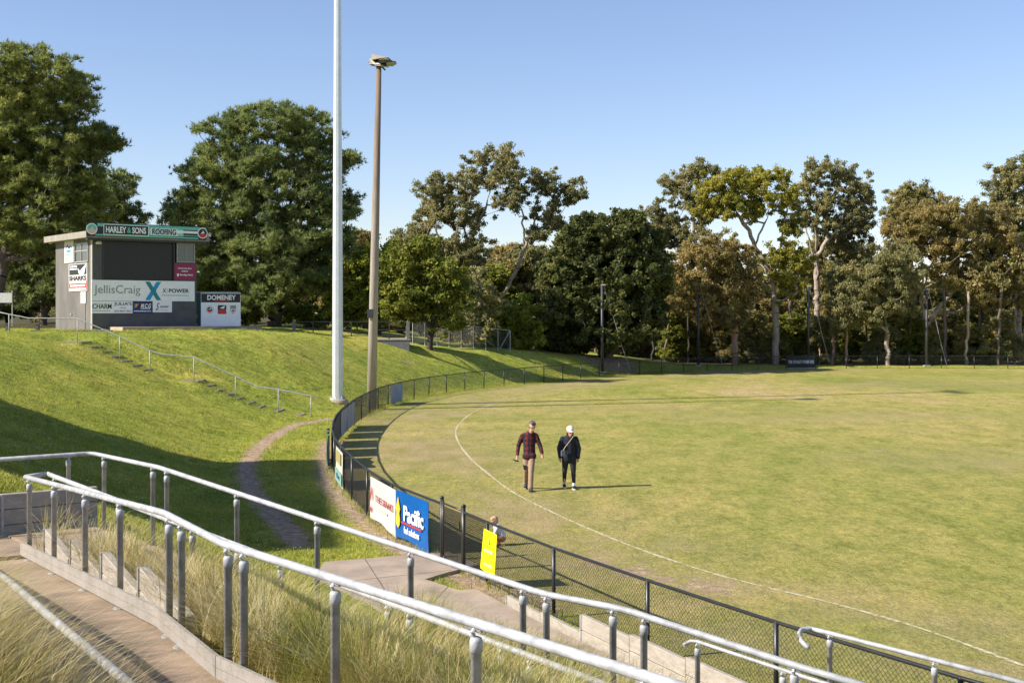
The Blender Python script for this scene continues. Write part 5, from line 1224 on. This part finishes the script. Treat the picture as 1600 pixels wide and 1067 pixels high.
tree('wattle_tree', 'small dark-trunked spreading tree right of the concrete pole', 83.5, 672, [[(672, 518), (676, 500), (690, 460), (700, 430)], [(673, 512), (655, 480), (640, 440)], [(675, 505), (672, 450), (665, 410)]],
     [(682,428,44,26),(640,412,42,28),(702,462,32,30),(622,448,34,30),(662,388,34,18),(655,470,44,24),(700,500,26,14),(625,490,24,18)], 'any', L_WATT, B_DARK, .2, 117, 1.0, .22, 0.57, 14)
tree('wattle_tree', 'yellow-green spreading tree directly behind the concrete pole', 90, 592, [[(592, 500), (588, 460), (575, 420)], [(592, 490), (612, 440)]],
     [(590,405,40,26),(560,440,36,32),(612,445,32,32),(540,410,26,26),(600,480,34,24),(522,440,28,34),(545,480,34,24)], 'any', L_BUSH, B_DARK, .22, 117, 1.0, .24, 0.61, 15)
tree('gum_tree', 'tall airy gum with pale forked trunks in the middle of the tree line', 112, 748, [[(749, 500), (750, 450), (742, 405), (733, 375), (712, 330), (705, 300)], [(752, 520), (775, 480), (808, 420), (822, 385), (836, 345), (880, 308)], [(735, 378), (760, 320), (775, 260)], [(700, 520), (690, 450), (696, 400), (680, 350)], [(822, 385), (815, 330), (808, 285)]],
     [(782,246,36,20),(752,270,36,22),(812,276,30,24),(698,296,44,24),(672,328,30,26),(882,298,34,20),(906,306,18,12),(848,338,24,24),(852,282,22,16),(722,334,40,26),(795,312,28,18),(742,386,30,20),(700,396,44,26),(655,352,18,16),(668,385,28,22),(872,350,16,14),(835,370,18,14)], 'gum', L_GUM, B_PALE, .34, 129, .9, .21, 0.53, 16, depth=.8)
tree('evergreen_tree', 'very dark dense round tree behind the first net pole', 99, 950, [[(948, 510), (942, 450), (945, 400)], [(950, 530), (985, 470)]],
     [(945,368,62,34),(900,395,42,36),(998,395,42,38),(945,425,80,44),(875,445,34,40),(1012,445,34,44),(940,480,86,36),(868,500,28,34),(1016,495,26,34),(985,346,26,16),(915,350,24,16),(945,520,70,24),(880,535,30,18)], 'up', L_DARK, B_GREY, .4, 132, 1.25, .27, 0.50, 17, depth=.95)
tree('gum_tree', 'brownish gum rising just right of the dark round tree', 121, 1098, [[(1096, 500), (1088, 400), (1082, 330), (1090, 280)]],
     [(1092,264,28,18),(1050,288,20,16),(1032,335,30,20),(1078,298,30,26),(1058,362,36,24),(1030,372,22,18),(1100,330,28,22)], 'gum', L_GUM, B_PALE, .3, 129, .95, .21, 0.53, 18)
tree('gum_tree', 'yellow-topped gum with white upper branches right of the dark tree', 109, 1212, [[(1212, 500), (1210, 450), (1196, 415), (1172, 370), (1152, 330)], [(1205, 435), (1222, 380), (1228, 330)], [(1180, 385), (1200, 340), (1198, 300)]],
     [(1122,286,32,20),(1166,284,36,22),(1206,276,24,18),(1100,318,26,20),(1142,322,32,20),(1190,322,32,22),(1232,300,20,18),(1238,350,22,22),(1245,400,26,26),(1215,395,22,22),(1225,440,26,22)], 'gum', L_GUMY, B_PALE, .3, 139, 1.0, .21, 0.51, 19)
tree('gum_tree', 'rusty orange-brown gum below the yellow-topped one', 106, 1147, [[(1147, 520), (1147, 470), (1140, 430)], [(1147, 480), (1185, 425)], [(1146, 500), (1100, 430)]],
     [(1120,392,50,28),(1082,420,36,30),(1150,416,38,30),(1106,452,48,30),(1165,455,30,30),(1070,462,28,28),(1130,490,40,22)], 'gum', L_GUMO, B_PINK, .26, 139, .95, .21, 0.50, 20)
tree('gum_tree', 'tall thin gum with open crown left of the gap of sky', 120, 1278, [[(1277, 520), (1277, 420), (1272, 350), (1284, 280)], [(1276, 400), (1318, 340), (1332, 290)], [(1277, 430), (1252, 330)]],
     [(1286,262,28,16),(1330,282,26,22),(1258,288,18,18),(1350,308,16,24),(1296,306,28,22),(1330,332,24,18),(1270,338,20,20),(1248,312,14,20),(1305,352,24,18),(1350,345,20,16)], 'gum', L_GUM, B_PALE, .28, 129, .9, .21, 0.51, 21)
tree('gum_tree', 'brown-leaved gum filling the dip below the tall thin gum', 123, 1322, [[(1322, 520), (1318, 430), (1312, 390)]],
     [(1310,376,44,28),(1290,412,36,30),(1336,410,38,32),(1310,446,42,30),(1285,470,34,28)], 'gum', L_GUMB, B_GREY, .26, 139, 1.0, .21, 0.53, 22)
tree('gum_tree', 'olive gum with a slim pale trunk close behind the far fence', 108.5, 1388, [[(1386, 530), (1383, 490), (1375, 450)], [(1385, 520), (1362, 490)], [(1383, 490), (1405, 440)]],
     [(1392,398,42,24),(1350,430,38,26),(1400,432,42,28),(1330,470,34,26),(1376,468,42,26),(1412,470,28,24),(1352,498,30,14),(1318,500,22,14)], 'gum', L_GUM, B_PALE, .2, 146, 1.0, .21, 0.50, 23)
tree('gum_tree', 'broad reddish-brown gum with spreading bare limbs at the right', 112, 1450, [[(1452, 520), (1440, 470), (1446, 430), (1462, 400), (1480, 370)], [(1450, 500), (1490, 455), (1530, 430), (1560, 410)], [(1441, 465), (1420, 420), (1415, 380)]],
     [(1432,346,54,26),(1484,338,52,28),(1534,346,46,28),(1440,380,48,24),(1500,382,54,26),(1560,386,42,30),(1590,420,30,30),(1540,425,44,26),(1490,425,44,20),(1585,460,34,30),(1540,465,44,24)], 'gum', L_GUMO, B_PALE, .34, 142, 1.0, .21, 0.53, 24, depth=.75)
tree('gum_tree', 'dark brown gum top showing behind the broad reddish gum', 138, 1425, [[(1425, 500), (1422, 400), (1420, 330)]],
     [(1412,306,26,16),(1438,298,24,16),(1400,328,24,18),(1462,318,20,14),(1430,325,30,18),(1420,352,36,20)], 'gum', L_GUMB, B_GREY, .3, 139, 1.1, .21, 0.56, 25)
tree('gum_tree', 'tall dark olive gum cut by the right edge', 117, 1588, [[(1588, 520), (1586, 420), (1580, 350), (1575, 300)], [(1586, 400), (1610, 320)]],
     [(1568,276,30,20),(1602,266,34,20),(1556,306,22,18),(1592,312,30,22),(1568,340,26,18),(1610,345,30,24),(1600,380,26,22),(1575,365,20,16)], 'gum', L_GUM, B_PALE, .32, 139, 1.0, .21, 0.53, 26)
tree('shrub', 'yellow-green shrub at the foot of the domed pine beside the DOMENEY board', 92, 352, [[(352, 490), (345, 460)]], [(338,440,30,22),(370,452,30,24),(350,480,40,20),(395,480,30,20),(310,462,20,22)], 'any', L_WATT, B_DARK, .1, 105, 1.0, .22, 0.53, 27, cat='shrub')
tree('shrub', 'bright green bush under the pale forked gum trunks', 96, 790, [[(790, 535), (795, 510)]], [(780,500,34,26),(820,490,30,26),(800,530,40,18),(835,520,24,22),(760,525,26,18)], 'any', L_BUSH, B_DARK, .1, 111, 1.0, .22, 0.53, 28, cat='shrub')
tree('shrub', 'grey-green twiggy shrub behind the wire fence', 90, 724, [[(724, 535), (728, 500)], [(724, 530), (705, 495)]], [(735,470,30,24),(715,505,28,22),(750,510,26,22),(740,440,26,22),(770,470,22,22)], 'any', L_GUM, B_GREY, .12, 74, .8, .22, 0.57, 29, cat='shrub')
tree('shrub', 'low bright bush left of the dark round tree', 100, 850, [[(850, 550), (852, 535)]], [(838,548,22,12),(865,545,22,13),(888,552,18,9),(815,552,18,9)], 'any', L_BUSH, B_DARK, .08, 99, 1.0, .2, 0.42, 30, cat='shrub')
tree('shrub', 'golden shrub seen through the terrace railing', 95, 480, [[(480, 505), (478, 490)]], [(470,490,26,14),(500,500,24,12),(520,480,26,18),(540,500,20,12)], 'any', L_BUSH, B_DARK, .08, 99, 1.0, .2, 0.46, 31, cat='shrub')
# the bush beyond: three grown specimens, copied to fill the gaps behind
def proto(name, kind, lm, bm, seed, h_, w_, per=150):
    Y = 130; k = Y/F; rg = np.random.default_rng(seed); blobs = []
    base_v = HV + (EYE)/k; 
    for j in range(11):
        t = rg.uniform(.30, 1); blobs.append((800 + rg.uniform(-1, 1)*w_*.36/k*(1.25-t), base_v - t*h_*.93/k, w_*.17/k, w_*.12/k))
    for j in range(5): blobs.append((800 + rg.uniform(-1, 1)*w_*.40/k, base_v - rg.uniform(.12, .35)*h_/k, w_*.16/k, w_*.1/k))
    return tree(name, 'x', Y, 800, [[(800, base_v - .45*h_/k), (803, base_v - .85*h_/k)], [(800, base_v - .3*h_/k), (800 + w_*.2/k, base_v - .7*h_/k)]], blobs, kind, lm, bm, .2, int(per*.6), 1.0, .30, .68, seed, zb=0.0)
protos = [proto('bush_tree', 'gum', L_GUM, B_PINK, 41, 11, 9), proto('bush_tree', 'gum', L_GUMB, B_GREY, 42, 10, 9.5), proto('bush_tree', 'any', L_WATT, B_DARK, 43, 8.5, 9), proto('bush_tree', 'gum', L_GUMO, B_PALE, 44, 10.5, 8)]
def copy_tree(o, loc, rz, sc):
    c = o.copy(); COL.objects.link(c); c.location = loc; c.rotation_euler = (0, 0, rz); c.scale = sc
    for ch in o.children:
        d = ch.copy(); COL.objects.link(d); d.parent = c
    return c
rb = random.Random(5); spots = []
for i in range(34):                                     # right and centre, behind the front row
    u_ = 640 + (i % 17)*62 + rb.uniform(-18, 18); Y = (127 if i < 17 else 150) + rb.uniform(-4, 8); spots.append((u_, Y, rb.uniform(.80, 1.0)))
for u_, Y, s in ((765, 122, .85), (792, 124, .9), (826, 123, .88), (842, 128, .95), (610, 120, .8), (640, 118, .78), (1010, 126, .9)): spots.append((u_, Y, s))
for i in range(12):
    u_ = -60 + i*62 + rb.uniform(-15, 15); Y = 112 + rb.uniform(-6, 14); spots.append((u_, Y, rb.uniform(.72, .92)))
for i, (u_, Y, s) in enumerate(spots):
    x = (u_-800)*Y/F; o = protos[i % 4] if i < 4 else copy_tree(protos[i % 4], (0,0,0), 0, (1,1,1))
    o.location = (x, Y, gz(x, Y) - .2); o.rotation_euler = (0, 0, rb.uniform(0, 6.28)); o.scale = (s*rb.uniform(.9, 1.25), s*rb.uniform(.9, 1.2), s)
    tag(o, 'distant bush tree filling the gaps behind the front row of trees', 'tree', 'bush trees behind the front row')
# saplings and undergrowth along the far fence
for i in range(30):
    u_ = 905 + i*24 + rb.uniform(-10, 10); Y = 113 + rb.uniform(-2.5, 7); x = (u_-800)*Y/F; s = rb.uniform(.30, .55)
    o = copy_tree(protos[(i*7) % 4], (x, Y, gz(x, Y) - .1), rb.uniform(0, 6.28), (s*1.25, s*1.25, s)); o.name = 'undergrowth_shrub'
    tag(o, 'low scrubby growth between the trunks behind the far fence', 'shrub', 'scrub behind the far fence')
for i in range(11):
    u_ = 575 + i*28 + rb.uniform(-10, 10); Y = 101 + rb.uniform(-3, 6); x = (u_-800)*Y/F; s = rb.uniform(.28, .46)
    o = copy_tree(protos[(i*3+2) % 4], (x, Y, gz(x, Y) - .1), rb.uniform(0, 6.28), (s*1.3, s*1.3, s)); o.name = 'undergrowth_shrub'
    tag(o, 'leafy undergrowth behind the wire fence on the far bank', 'shrub', 'undergrowth on the far bank')
# slim bare trunks standing in the bush
bt = 0
for (u_, Y, hgt_, r_, m_, lean) in ((1147,110.5,8,.17,B_PINK,.0),(1040,112,7,.12,B_GREY,.5),(1062,114,8,.10,B_GREY,-.3),(1120,116,9,.13,B_PALE,.2),(1176,114,9,.12,B_GREY,.3),(1238,115,9,.14,B_GREY,-.4),(1300,113,8,.13,B_PINK,.6),(1322,112,7,.12,B_PINK,.1),(1356,116,8,.1,B_GREY,-.5),(1420,115,8,.12,B_GREY,.4),(1478,113,8,.14,B_GREY,-.2),(1510,112,8,.12,B_PALE,.3),(1534,114,8,.13,B_GREY,-.3),(1560,112,8,.12,B_GREY,.2),(1585,114,9,.14,B_PALE,.1),(1020,110,6,.1,B_DARK,.4),(1075,111,7,.09,B_DARK,.1)):
    Y -= 2.6; x = (u_-800)*Y/F; rg = np.random.default_rng(int(u_)); c_ = [np.array([lean + rg.normal(0, .7), rg.normal(0, .7), hgt_ + rg.uniform(-1.2, .8)]) for _ in range(7)]
    V, Fs, _t = skeleton([[np.zeros(3), np.array([lean*.3, 0, hgt_*.4]), np.array([lean, 0, hgt_*.85])]], c_, rg, r_, .1)
    root = empty('slim_tree', (x, Y, gz(x, Y) - .2), 0, 'slim bare-stemmed young gum standing in the bush behind the far fence', 'tree', 'slim gums behind the far fence')
    link('trunk', mesh_np('trunk', V, faces=Fs, smooth=True), m_, root)
    LV, LF, tint, kk = leaf_cloud(c_, [(.7, .7, .6)]*len(c_), 90, rg, 'gum', .3); me = mesh_np('crown', LV, quads=LF)
    a_ = me.attributes.new('tint', 'FLOAT', 'POINT'); a_.data.foreach_set('value', tint.astype(np.float32)); link('crown', me, (L_GUM, L_GUMB, L_GUMO)[bt % 3], root); bt += 1

ORD = ['first','second','third','fourth','fifth','sixth','seventh','eighth','ninth','tenth','eleventh','twelfth','thirteenth','fourteenth','fifteenth','sixteenth','seventeenth','eighteenth','nineteenth','twentieth']
ORD += ['twenty-' + o_ for o_ in ORD[:9]] + ['thirtieth'] + ['thirty-' + o_ for o_ in ORD[:9]] + ['fortieth'] + ['forty-' + o_ for o_ in ORD[:9]] + ['fiftieth'] + ['fifty-' + o_ for o_ in ORD[:9]]
for grp, txt in (('bush trees behind the front row', '%s from the left of the distant bush trees behind the front row'), ('scrub behind the far fence', '%s from the left of the scrubby shrubs between the trunks behind the far fence'),
                 ('slim gums behind the far fence', '%s from the left of the slim bare-stemmed gums behind the far fence'), ('undergrowth on the far bank', '%s from the left of the leafy shrubs behind the wire fence on the bank')):
    L_ = sorted([o for o in bpy.data.objects if o.get('group') == grp], key=lambda o: o.location.x / o.location.y)
    for i, o in enumerate(L_): o['label'] = txt % ORD[i]
# ------------------------------------------------------------------ grass
def blades(roots, rg, h0, h1, w, spread, mat_, name, label, seg=3, lean=.6, per=1):
    """arching tapered blades rooted at roots (n,3)"""
    n_ = len(roots); az = rg.uniform(0, 2*math.pi, n_); h_ = rg.uniform(h0, h1, n_); ln = np.abs(rg.normal(lean, .3, n_)) * h_; D = np.c_[np.cos(az), np.sin(az), np.zeros(n_)]; Sx = np.c_[-np.sin(az), np.cos(az), np.zeros(n_)]
    rr = rg.uniform(.6, 1.3, n_)*w; V = np.zeros((n_, 2*seg+1, 3)); 
    for k in range(seg+1):
        t = k/seg; c = roots + D*(ln*t**1.8)[:, None] + np.c_[np.zeros(n_), np.zeros(n_), h_*(t - .28*t**2.5*np.clip(ln/h_, 0, 1.5))]
        if k < seg:
            wd = (rr*(1 - t*.75))[:, None]; V[:, 2*k] = c - Sx*wd; V[:, 2*k+1] = c + Sx*wd
        else: V[:, 2*seg] = c
    T_ = []
    for k in range(seg-1): T_ += [(2*k, 2*k+1, 2*k+3), (2*k, 2*k+3, 2*k+2)]
    T_.append((2*seg-2, 2*seg-1, 2*seg)); T_ = np.array(T_); nv = 2*seg+1
    A = (T_[None] + (np.arange(n_)*nv)[:, None, None]).reshape(-1, 3); me = mesh_np(name, V.reshape(-1, 3), tris=A)
    tint = np.repeat(np.clip(rg.normal(.5, .34, n_), 0, 1), nv); a_ = me.attributes.new('tint', 'FLOAT', 'POINT'); a_.data.foreach_set('value', tint.astype(np.float32))
    o = link(name, me, mat_); tag(o, label, 'grass', None, 'stuff'); return o
G_DRY = leafmat('dry_tussock', (.20, .21, .045), (.56, .44, .19), (.75, .66, .46), .55, 2.2, gain=1.15)
G_GRN = leafmat('green_tussock', (.13, .19, .028), (.33, .35, .06), (.70, .58, .25), .5, 1.3)
G_LAWN = leafmat('lawn_blades', (.19, .25, .034), (.34, .37, .058), (.52, .47, .11), .5, .5)
def in_poly(poly, n_, rg):
    A = np.array([(p[0], p[1]) for p in poly]); lo, hi = A.min(0), A.max(0); out = np.zeros((0, 2))
    while len(out) < n_:
        q_ = rg.uniform(lo, hi, (n_*3, 2)); out = np.r_[out, q_[inside(q_, A)]]
    return out[:n_]
def tussocks(poly, n_, per, rg, h0, h1, mat_, name, label, clump=.085, w=.0044, lean=.66):
    c = in_poly(poly, n_, rg); r_ = np.repeat(c, per, axis=0) + rg.normal(0, clump, (n_*per, 2)); z = ground(r_)[0]
    return blades(np.c_[r_, z - .02], rg, h0, h1, w, 0, mat_, name, label, 4, lean)
rg = np.random.default_rng(99)
def o2(p, d, k): q_ = off2(p, d, k); return (q_.x, q_.y)
dA, dB = (R1[1]-R1[0]).normalized(), d1b
bed1 = [o2(R1[0], dA, .30), o2(R1[1], dA, .35), o2(R1[2], dB, .30), o2(R1[3], dB, .30), o2(R2[3], d3, -.25), o2(R2[2], d3, -.18), o2(R2[1], d3, -.15)]
tussocks(bed1, 210, 150, rg, .32, .92, G_DRY, 'tussock_grass', 'dry straw-coloured tussock grass in the bed between the ramp handrails')
bed1b = [o2(R1[2], dB, .30), o2(R1[3], dB, .30), o2(R2[3], d3, -.25), o2(R2[2] - dR2*2.6, d3, -.2)]
tussocks(bed1b, 120, 150, rg, .35, .9, G_GRN, 'tussock_grass', 'greener tall tussock grass behind the thick front handrail')
bed0 = [(-5.4, 11.4), (-4.25, 9.9), (-3.72, 8.9), (-2.62, 6.9), (-2.05, 5.7), (-1.85, 5.0), (-2.6, 4.6), (-3.4, 6.4), (-4.6, 8.6), (-6.2, 11.2)]
tussocks(bed0, 190, 150, rg, .4, 1.0, G_DRY, 'tussock_grass', 'dry golden tussock grass in the lower left corner')
tussocks(bed0, 60, 120, rg, .3, .7, G_GRN, 'tussock_grass', 'green tussocks mixed into the grass of the lower left corner')
bed3 = [o2(c1 + (c2-c1)*.62, d3, .25), o2(c2, d3, .22), o2(c3, d3, .22), o2(c4, d3, .25), o2(c4, d3, 1.3), o2(c3, d3, 1.9), o2(c2, d3, 2.2), o2(c1 + (c2-c1)*.62, d3, 1.5)]
tussocks(bed3, 60, 170, rg, .3, .7, G_GRN, 'tussock_grass', 'tussock grass beyond the lower ramp handrail near the fence path')
tussocks(bed3, 40, 170, rg, .3, .68, G_DRY, 'tussock_grass', 'dry tussocks beyond the lower ramp handrail near the fence path')
# lawn blades on the bank and the strip by the fence
n_ = 420000; v_ = rg.uniform(0, 1, n_); yy = 15 + 52*v_**1.15; xx = rg.uniform(-.42, .02, n_)*yy
P_ = np.c_[xx, yy]; z, s = ground(P_)
ok = (s > .25)
for pts, hw_ in DIRT_LINES:
    p = np.array([onz(*q)[:2] for q in pts]); d, _, _ = seg_dist(P_, p[:-1], p[1:]); ok &= d > hw_*rg.uniform(.55, 1.25, n_)
sl = np.array([(p.x, p.y) for p in SLAB]); ok &= ~inside(P_, sl)
for A_, B_ in ((RAMP1_R, RAMP1_L), (RAMP2_A, RAMP2_B)): ok &= strip_z(P_, A_, B_)[0] > .12
ok &= ~inside(P_, lp)
pp_ = np.array([(p.x, p.y) for p in PA] + [(p.x, p.y) for p in PB[::-1]]); ok &= ~inside(P_, pp_)
P_, z = P_[ok], z[ok]
blades(np.c_[P_, z - .01], rg, .03, .10, .009, 0, G_LAWN, 'lawn_grass', 'short green lawn grass covering the bank and fence strip', 1, .7)
# rough tufts and weeds on the bank
nt_ = 5200; yy = 16 + 62*rg.random(nt_)**1.1; xx = rg.uniform(-.42, -.02, nt_)*yy; T2 = np.c_[xx, yy]; s2 = sd_oval(T2); k2 = (s2 > .8) & ~inside(T2, sl) & ~inside(T2, lp)
for A_, B_ in ((RAMP1_R, RAMP1_L), (RAMP2_A, RAMP2_B)): k2 &= strip_z(T2, A_, B_)[0] > .25
for pts, hw_ in DIRT_LINES:
    p = np.array([onz(*q)[:2] for q in pts]); k2 &= seg_dist(T2, p[:-1], p[1:])[0] > hw_*.8
T2 = T2[k2]; r2 = np.repeat(T2, 16, axis=0) + rg.normal(0, .07, (len(T2)*16, 2)); z2 = ground(r2)[0]
blades(np.c_[r2, z2 - .01], rg, .06, .17, .009, 0, G_LAWN, 'weed_tufts', 'rough tufts of longer grass and weeds scattered over the bank', 2, .6)
# tiny daisies in the lawn
nd = 2600; yy = 17 + 45*rg.random(nd); xx = rg.uniform(-.42, -.04, nd)*yy; D_ = np.c_[xx, yy]; sD = sd_oval(D_); kd = (sD > .8) & (np.sin(xx*.8)*np.sin(yy*.55+1) > -.1) & ~inside(D_, sl) & ~inside(D_, lp); D_ = D_[kd]; zD = ground(D_)[0] + .07
r_ = rg.uniform(.010, .02, len(D_)); V_ = np.stack([np.c_[D_ + np.c_[r_*a_, r_*b2_], zD + c_] for a_, b2_, c_ in ((1, 0, 0), (0, 1, .006), (-1, 0, .012), (0, -1, .006))], 1).reshape(-1, 3)
tag(link('lawn_daisies', mesh_np('lawn_daisies', V_, quads=np.arange(len(V_)).reshape(-1, 4)), M_WHITE), 'tiny white daisies sprinkled in the lawn of the bank', 'flowers', None, 'stuff')
# longer grass along the fence foot
idx_ = [i for i in range(len(OVAL)) if (OVAL[i, 0] < 14 and OVAL[i, 1] > 12)]
k_ = rg.choice(idx_, 16000); P_ = OVAL[k_] + rg.normal(0, .13, (16000, 2)) + (np.roll(OVAL, -1, 0)[k_] - OVAL[k_])*rg.random((16000, 1)); keep_ = (P_[:, 1] > 57) | (rg.random(16000) < .35)
P_ = P_[keep_]; blades(np.c_[P_, np.zeros(len(P_))], rg, .06, .22, .007, 0, G_LAWN, 'fence_grass', 'longer grass growing along the foot of the oval fence', 2, .5)
